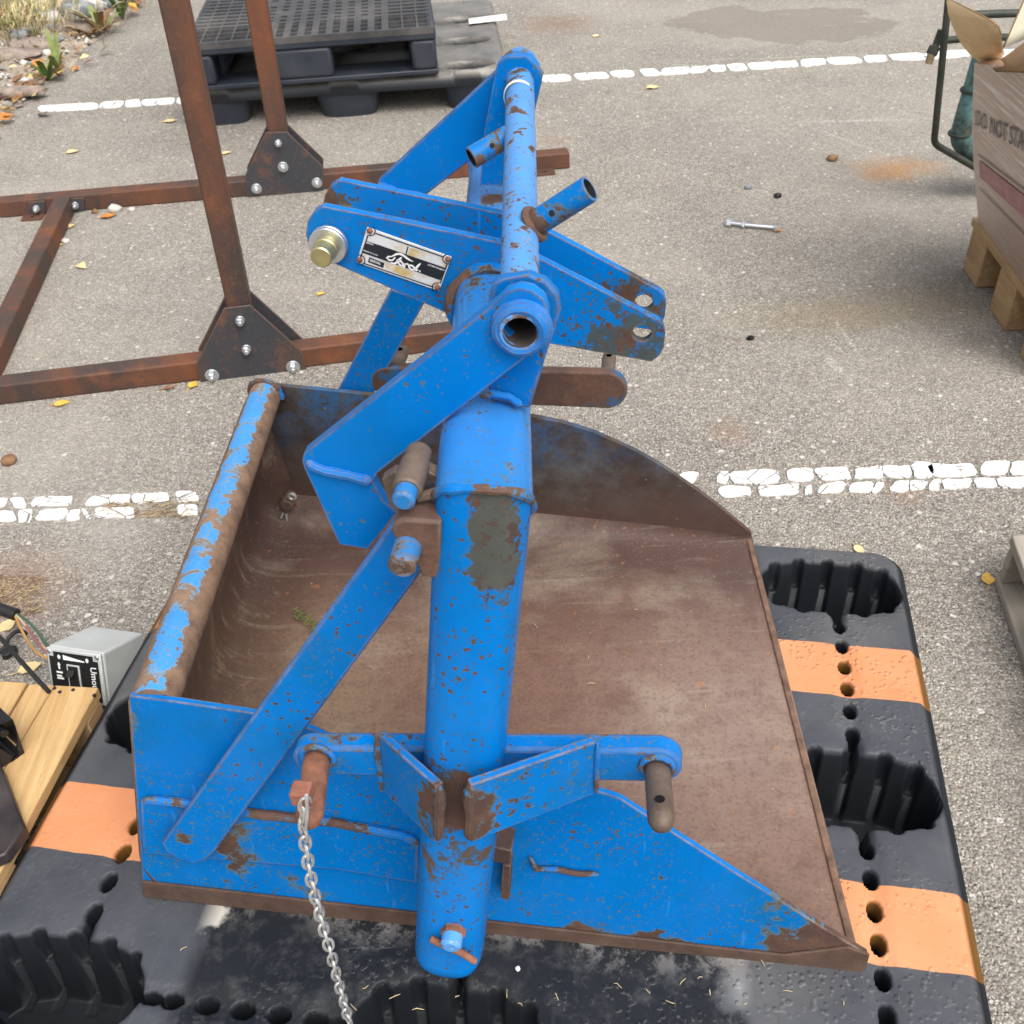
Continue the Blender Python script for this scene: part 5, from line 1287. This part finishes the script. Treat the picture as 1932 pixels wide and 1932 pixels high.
def wire(uvz, r, mat, name, parent, seg=10):
    P = [onz(u, v, z) for u, v, z in uvz]; out = []
    n_ = len(P)
    for i in range(n_-1):
        p0, p1, p2, p3 = P[max(0, i-1)], P[i], P[i+1], P[min(n_-1, i+2)]
        for t in np.linspace(0, 1, 8, endpoint=False): out.append(.5*((2*p1)+(-p0+p2)*t+(2*p0-5*p1+4*p2-p3)*t*t+(-p0+3*p1-3*p2+p3)*t**3))
    out.append(P[-1]); mb = MB(); mb.sweep(out, r, seg); return mb.build(name, M[mat], parent)
CW = thing('wire_harness', 'black cable sheath fanning into coloured wires that enter the grey control box', 'cable', onz(30, 1160, 0))
wire([(-40, 1135, .11), (0, 1149, .105), (31, 1160, .10)], .0105, 'cable', 'sheath', CW)
for k, pts_ in (('wire_w', [(28, 1158, .10), (42, 1172, .10), (66, 1206, .085), (91, 1227, .08)]), ('wire_g', [(30, 1158, .10), (56, 1175, .105), (78, 1200, .095), (91, 1220, .085)]), ('wire_o', [(28, 1160, .10), (44, 1195, .09), (66, 1228, .08), (91, 1243, .07)]), ('wire_r', [(30, 1160, .10), (52, 1186, .095), (74, 1216, .085), (91, 1236, .075)]), ('wire_g', [(30, 1157, .10), (50, 1170, .10), (74, 1196, .09), (91, 1223, .08)])):
    wire(pts_, .0022, k, 'wire', CW, 8)
o = wire([(-30, 1170, .15), (0, 1203, .15), (40, 1248, .15), (80, 1292, .152), (92, 1305, .153)], .0036, 'cable', 'black_cable', None); tag(o, 'thin black cable running down onto the pine boards', 'cable')
o = wire([(-5, 1232, .006), (8, 1222, .01), (16, 1205, .015), (30, 1192, .02), (44, 1192, .02), (48, 1198, .012)], .004, 'cable', 'cable_loop', None); tag(o, 'short black cable loop lying on the ground by the coloured wires', 'cable')
mb = MB(); P = [onz(u, v, .012) for u, v in ((2, 1222), (30, 1216), (30, 1224), (12, 1236), (2, 1238))]; mb.prism(P, V(0, 0, -.011)); tag(mb.build('plastic_clip', M['cable'], bevel=.002), 'small black plastic clip on the ground beside the cable loop', 'clip')

# ------------------------------------------------------------------ small things on the ground
BG = None
def leaf(name, u, v, size, mat, rot, label, group, z0=.0, curl=.35, tilt=0.0, shape=0):
    c = onz(u, v, z0); a = V(math.cos(rot), math.sin(rot), 0); b = V(-a[1], a[0], 0)
    n_ = 7; mb = MB(); rows = []
    rl = np.random.default_rng(int(u*7+v))
    for i in range(n_+1):
        t = i/n_; w = (math.sin(math.pi*min(1, t*1.02))**.75)*(1-.35*t) if shape == 0 else (1-t)**.8*min(1, t*6+.15)
        w = max(w, .03); row = []
        for q in (-1, -.5, 0, .5, 1):
            z = .0025+size*(curl*.30*q*q*w+curl*.5*(t-.5)**2+tilt*t)+rl.normal(0, size*.02)
            row.append(c+a*(t-.5)*size+b*q*w*size*.42*(1+rl.normal(0, .05))+UP*z)
        rows.append(row)
    mb.grid(np.array(rows)); mb.sweep([c-a*.5*size+UP*.003, c-a*.72*size+b*size*.05+UP*.002, c-a*.9*size+b*size*.12+UP*.002], max(.0009, size*.015), 5)
    o = mb.build(name, M[mat], None, ang=80, root=c)
    return tag(o, label, 'leaf', group)
LG = 'fallen leaves on the paving'
for u, v, s, mt, r, lab, *kw in (
    (365, 728, .036, 'leaf_y', 1.2, 'curled yellow leaf against the foot of the front gusset plate'),
    (320, 733, .030, 'leaf_b', .4, 'dried brown leaf beside the yellow leaf at the front beam'),
    (117, 763, .040, 'leaf_y', .2, 'yellow leaf under the front beam near the left edge'),
    (156, 505, .060, 'leaf_p', -.8, 'pale triangular leaf lying alone between the two beams'),
    (205, 410, .070, 'leaf_o', .3, 'orange leaf tucked against the rear beam near the rail'),
    (125, 430, .075, 'leaf_p', .4, 'pale leaf uppermost in the clump beside the long rail'),
    (112, 446, .065, 'leaf_o', 1.4, 'orange leaf in the clump beside the long rail'),
    (100, 462, .055, 'leaf_p', 2.2, 'rounded pale leaf at the lower end of the clump by the rail'),
    (112, 464, .040, 'leaf_p', .5, 'smallest pale leaf in the clump by the rail'),
    (138, 288, .065, 'leaf_p', .3, 'small pale leaf between the far white line and the rear beam'),
    (322, 230, .070, 'leaf_p', .1, 'thin pale leaf just left of the front rusty post'),
    (428, 290, .05, 'leaf_p', .6, 'pale leaf right of the front post near the rear gusset'),
    (606, 556, .026, 'leaf_y', .3, 'tiny yellow leaf on bare paving left of the far brace'),
    (1232, 167, .075, 'leaf_p', .2, 'pale yellow leaf below the far white line'),
    (1125, 69, .06, 'leaf_p', 1.2, 'upright pale leaf above the far white line'),
    (1620, 1039, .028, 'leaf_p', -1.2, 'pale leaf poking up behind the striped pallet corner'),
    (1862, 1094, .036, 'leaf_y', 1.3, 'yellow leaf beside the weathered grey pallet'),
    (16, 1182, .042, 'leaf_p', 1.1, 'broad pale leaf under the black cable sheath'),
    (58, 1262, .045, 'leaf_p', .5, 'pale leaf between the black cable and control box'),
    (10, 628, .045, 'leaf_o', .6, 'orange leaf at the left edge beside the long rail'),
    (35, 600, .03, 'leaf_b', 1.0, 'brown leaf beside the lower end of the long rail'),
    (1467, 437, .040, 'leaf_o', .1, 'orange leaf caught at the end of the bolt'),
    (216, 400, .04, 'leaf_y', 1.7, 'yellow leaf touching the orange leaf at the rear beam'),
    (197, 1198, .03, 'straw', .6, 'straw coloured chip behind the control box'),
    ):
    leaf('leaf', u, v, s*(.72 if v < 520 else .9), mt, r, lab, LG, shape=1 if 'triangular' in lab else 0)
o = leaf('leaf', 0, 0, .001, 'leaf_b', 0, 'x', LG); bpy.data.objects.remove(o)
# stones, pebbles, bits
def rock(name, c, r, mat, label, group, cat='stone', sq=(1, 1, .7), seed=0):
    rs = np.random.default_rng(seed+int(abs(c[0])*1000)); bm = bmesh.new(); bmesh.ops.create_icosphere(bm, subdivisions=2, radius=1)
    k = rs.normal(0, 1, (5, 3)); mb = MB()
    vs = []
    for v_ in bm.verts:
        p = np.array(v_.co); f = 1+.16*sum(math.sin(2.2*(p@kk)+i) for i, kk in enumerate(k))/2
        vs.append(np.asarray(c)+p*f*r*np.array(sq)+UP*r*sq[2]*.55)
    bm.verts.index_update(); fs = [tuple(x.index for x in f.verts) for f in bm.faces]; bm.free()
    mb.add(vs, fs); return tag(mb.build(name, M[mat], None, ang=50, root=c), label, cat, group)
for i, (u, v, r, mt, lab) in enumerate(((20, 872, .016, 'leaf_b', 'brown dirt clod on the paving above the near white line'), (148, 400-10, .0, 'stone_pale', ''), (218, 398, .020, 'stone_pale', 'white quartz pebble beside the rear beam'), (250, 397, .012, 'stone_pale', 'smaller white pebble right of the quartz pebble'), (125, 457, .012, 'stone_pale', 'white pebble below the clump of leaves'), (1410, 356, .012, 'stone_grey', 'dark pebble left of the loose bolt, uppermost'), (1416, 640, .010, 'steel_dark', 'dark pebble below the loose bolt'), (1467, 372, .012, 'steel_dark', 'dark grey pebble just above the loose bolt'), (1570, 303, .018, 'leaf_b', 'brown twig scrap left of the orange rust stain'), (1868, 368, .013, 'steel_dark', 'dark pebble near the carton pallet'), (180, 401, .012, 'leaf_b', 'dark scrap below the rear beam'))):
    if r: rock('pebble', onz(u, v), r, mt, lab, 'pebbles on the paving', 'pebble', seed=i)
# loose hook bolt
HB = thing('hook_bolt', 'loose zinc bolt with nuts and bent end on the paving', 'bolt', onz(1420, 425))
mb = MB(); P = [onz(u, v, .009) for u, v in ((1378, 421), (1410, 425), (1456, 429))]; P += [P[-1]+V(.008, -.002, 0), P[-1]+V(.012, -.010, 0), P[-1]+V(.006, -.018, 0)]
mb.sweep(P, .0055, 10); mb.build('shank', M['zinc'], HB)
mb = MB(); a = P[0]; w = unit(P[1]-P[0]); mb.cyl(a-w*.012, a+w*.004, .014, seg=6, bev=.002); mb.build('nut', M['zinc'], HB)
mb = MB(); mb.cyl(a+w*.034, a+w*.044, .012, seg=6, bev=.002); mb.build('nut', M['zinc'], HB)

# ------------------------------------------------------------------ rough verge, top left: stones, weeds, litter
RS = np.random.default_rng(12); SG = 'stones on the rough verge'
for i, (u, v, r, mt, sq, lab) in enumerate((
    (12, 5, .13, 'stone_grey', (1.5, .8, .6), 'grey stone half hidden by straw at the top corner'), (106, 40, .10, 'stone_pale', (1.5, .7, .6), 'pale stone with a whitish top among grey stones'),
    (138, 38, .10, 'stone_grey', (1.1, .9, .9), 'dark blue grey stone with a shadowed side on the verge'), (160, 33, .10, 'stone_grey', (1.2, .8, .8), 'rounded grey stone beside the dark blue grey one'),
    (109, 56, .09, 'stone_grey', (1.5, .7, .4), 'low slate coloured stone left of the mauve stone'), (143, 58, .13, 'stone_pink', (1.5, .8, .45), 'flat mauve stone below the rounded grey stone'),
    (176, 20, .10, 'stone_pale', (1.5, .7, .6), 'pale long stone above the rounded grey stone'), (217, 12, .10, 'stone_grey', (1.3, .7, .7), 'blue grey stone behind the bright green tuft'),
    (150, 12, .12, 'stone_grey', (1.5, .8, .6), 'large grey stone at the top of the verge'), (42, 82, .08, 'stone_grey', (.9, .8, .9), 'dark upright stone at the edge of the dry grass'),
    (27, 113, .15, 'stone_pink', (1.6, .8, .45), 'broad pinkish brown stone set in the dirt'), (57, 95, .14, 'stone_pink', (1.6, .8, .45), 'pinkish slab behind the broad pinkish brown stone'),
    (30, 178, .13, 'stone_pink', (2.0, .6, .3), 'long low pinkish stone near the orange leaves'), (89, 103, .04, 'stone_pale', (1, 1, .7), 'small white stone behind the green weed'),
    (66, 107, .05, 'stone_pale', (1.4, .8, .5), 'oblong pale stone left of the green weed'), (43, 153, .045, 'stone_pale', (1.6, .8, .4), 'small pale stone above the long low pinkish stone'),
    (196, 34, .05, 'stone_pale', (1.2, .8, .6), 'small whitish stone between larger stones'))):
    rock('stone', onz(u, v, .02), r*.52, mt, lab, SG, sq=sq, seed=i)
mb = MB()
for i in range(900):
    s = RS.uniform(0, 4.2); w = abs(RS.normal(0, .5))+.01; c = e0+ed*(s-.6)+en*w+UP*(.012+.05*min(1, w/.5)); r = RS.uniform(.006, .022)
    k = [c+r*RS.normal(0, 1, 3)*.2+r*np.array(p) for p in ((1, 0, 0), (0, 1, 0), (-1, 0, 0), (0, -1, 0), (0, 0, .7))]
    mb.add(k, [(0, 1, 4), (1, 2, 4), (2, 3, 4), (3, 0, 4)], RS.integers(0, 3))
stuff(mb.build('verge_gravel', [M['stone_grey'], M['stone_pink'], M['stone_pale']], ang=10)); 
def blades(mb, c, n_, h, spread, lean, w, mis, rs):
    for i in range(n_):
        a = rs.uniform(0, 2*math.pi); r = abs(rs.normal(0, spread)); b = np.asarray(c)+V(math.cos(a)*r, math.sin(a)*r, 0)
        dr = V(math.cos(a), math.sin(a), 0)*lean*rs.uniform(.2, 1.3); hh_ = h*rs.uniform(.5, 1.2); sd = V(-math.sin(a+.6), math.cos(a+.6), 0)*w/2
        p = [b, b+dr*.35*hh_+UP*hh_*.55, b+dr*hh_+UP*hh_*(.95-.4*lean)]
        mb.add([p[0]-sd, p[0]+sd, p[1]+sd*.8, p[1]-sd*.8, p[2]], [(0, 1, 2, 3), (3, 2, 4)], mis[rs.integers(0, len(mis))])
mb = MB()
for u, v, n_, h, sp, ln in ((40, 45, 150, .14, .26, .9), (10, 70, 200, .16, .22, .9), (80, 40, 70, .12, .22, 1.0), (6, 16, 90, .26, .12, .7), (20, 62, 90, .12, .2, 1.0), (110, 20, 40, .12, .25, 1.0), (2, 40, 70, .22, .18, .8), (60, 70, 60, .08, .18, 1.0)):
    blades(mb, onz(u, v, .02), int(n_*1.5), h, sp, ln, .006, (0, 0, 1, 1, 2, 3), RS)
stuff(mb.build('dry_grass', [M['straw'], M['leaf_g2'], M['leaf_b'], M['leaf_p']], ang=80))
def weed(u, v, n_, L_, W_, mats, label, up=.75):
    c = onz(u, v, .008); t = thing('weed', label, 'weed', c, 'weeds at the paving edge')
    rs = np.random.default_rng(u)
    for i in range(n_):
        a = 2*math.pi*i/n_+rs.normal(0, .25); dr = V(math.cos(a), math.sin(a), 0); sd = V(-dr[1], dr[0], 0); l = L_*rs.uniform(.55, 1.1); mb = MB(); rows = []
        u_ = up*rs.uniform(.5, 1.3)
        for k in range(6):
            q = k/5; w = W_*math.sin(math.pi*min(.97, .12+q*.88))**.8
            p = c+dr*l*q*(1-.3*u_)+UP*(l*u_*math.sin(q*1.7)); rows.append([p-sd*w, p-UP*w*.25, p+sd*w])
        mb.grid(np.array(rows)); mb.build('blade', M[mats[i % len(mats)]], t, ang=80)
weed(92, 151, 8, .12, .015, ('leaf_g', 'leaf_g', 'leaf_g2'), 'green broad leaved weed growing at the paving edge', .9)
weed(114, 138, 6, .12, .012, ('leaf_g2',), 'yellowish weed right of the green broad leaved weed', 1.4)
weed(232, 36, 14, .15, .012, ('leaf_g', 'leaf_g2'), 'bright green grassy tuft beside the paving near the top', 1.1)
weed(192, 60, 14, .16, .015, ('leaf_b', 'straw', 'leaf_g2'), 'withered brownish weed clump left of the bright green tuft', .7)
weed(255, 12, 10, .15, .012, ('leaf_g', 'straw', 'leaf_g2'), 'green tuft at the very top of the paving edge', 1.1)
weed(172, 68, 9, .13, .014, ('leaf_b', 'straw'), 'dead brown weed hanging onto the paving', .35)
# drift of leaves along the edge
mb = MB()
for i in range(240):
    s = RS.uniform(-.3, 2.6); w = RS.normal(.05, .07) if s < .9 else RS.normal(.15, .12); c = e0+ed*s+en*w+UP*RS.uniform(.008, .04)
    if s > .9 and RS.random() < .6: continue
    a = RS.uniform(0, 6.28); l = RS.uniform(.018, .04); x = V(math.cos(a), math.sin(a), RS.normal(0, .35))*l; y = V(-math.sin(a), math.cos(a), RS.normal(0, .35))*l*.6
    mb.add([c-x, c-y*.9+UP*.006, c+x*1.1, c+y+UP*.004], [(0, 1, 2), (0, 2, 3)], RS.integers(0, 4))
stuff(mb.build('leaf_litter', [M['leaf_o'], M['leaf_y'], M['leaf_b'], M['leaf_p']], ang=5))
# bits of straw and grit on pallet, scoop and paving
mb = MB()
def strawbit(p, l, mi=0, a=None):
    a = RS.uniform(0, 6.28) if a is None else a; x = V(math.cos(a), math.sin(a), RS.normal(0, .08)); mb.sweep([p-x*l/2, p+x*l*.1+V(RS.normal(0, .001), RS.normal(0, .001), .001), p+x*l/2], [.0004, .0006, .0003], 5, mi=mi)
for u, v in ((790, 1905), (745, 1880), (985, 1895), (1320, 1845), (1340, 1872), (1405, 1893), (1440, 1815), (1290, 1852), (960, 1875), (690, 1862), (1050, 1880), (1600, 1893), (1230, 1870), (350, 1790), (670, 1900), (860, 1880), (1480, 1870), (1160, 1860), (1265, 1890)):
    strawbit(onz(u+RS.normal(0, 4), v, .1425), RS.uniform(.004, .014))
for u, v in ((1115, 1290), (1100, 1500), (1170, 1460), (900, 1370), (700, 1260), (1200, 1150), (640, 1390), (1330, 1330), (1110, 1240), (545, 1320), (1010, 1180), (860, 1150)):
    strawbit(onz(u, v, .149), RS.uniform(.005, .014))
stuff(mb.build('straw_bits', [M['straw']], ang=80))
mb = MB()
for i in range(90):
    c = onz(555+i*.62+RS.normal(0, 5), 1150+i*.50+RS.normal(0, 4), .152); strawbit(c, RS.uniform(.006, .02), int(RS.integers(0, 3)))
stuff(mb.build('grass_clippings', [M['leaf_g'], M['leaf_g2'], M['leaf_b']], ang=80))
for u, v, r, l in ((977, 1828, .0032, 'white speck of plastic on the black pallet below the leg foot'),):
    rock('chip', onz(u, v, .141), r, 'white', l, None, 'chip', sq=(1, 1, .5))
mb = MB()
for i in range(260):
    c = onz(RS.uniform(200, 372), 925+RS.uniform(15, 52), .002); c[2] = .003; strawbit(c, RS.uniform(.006, .03), int(RS.integers(0, 2)), RS.normal(0, .5))
for i in range(220):
    c = onz(RS.uniform(-10, 80), RS.uniform(1085, 1160), .003); strawbit(c, RS.uniform(.006, .03), int(RS.integers(0, 2)))
stuff(mb.build('dead_plant_bits', [M['leaf_b'], M['straw']], ang=80))
SC.camera = cam
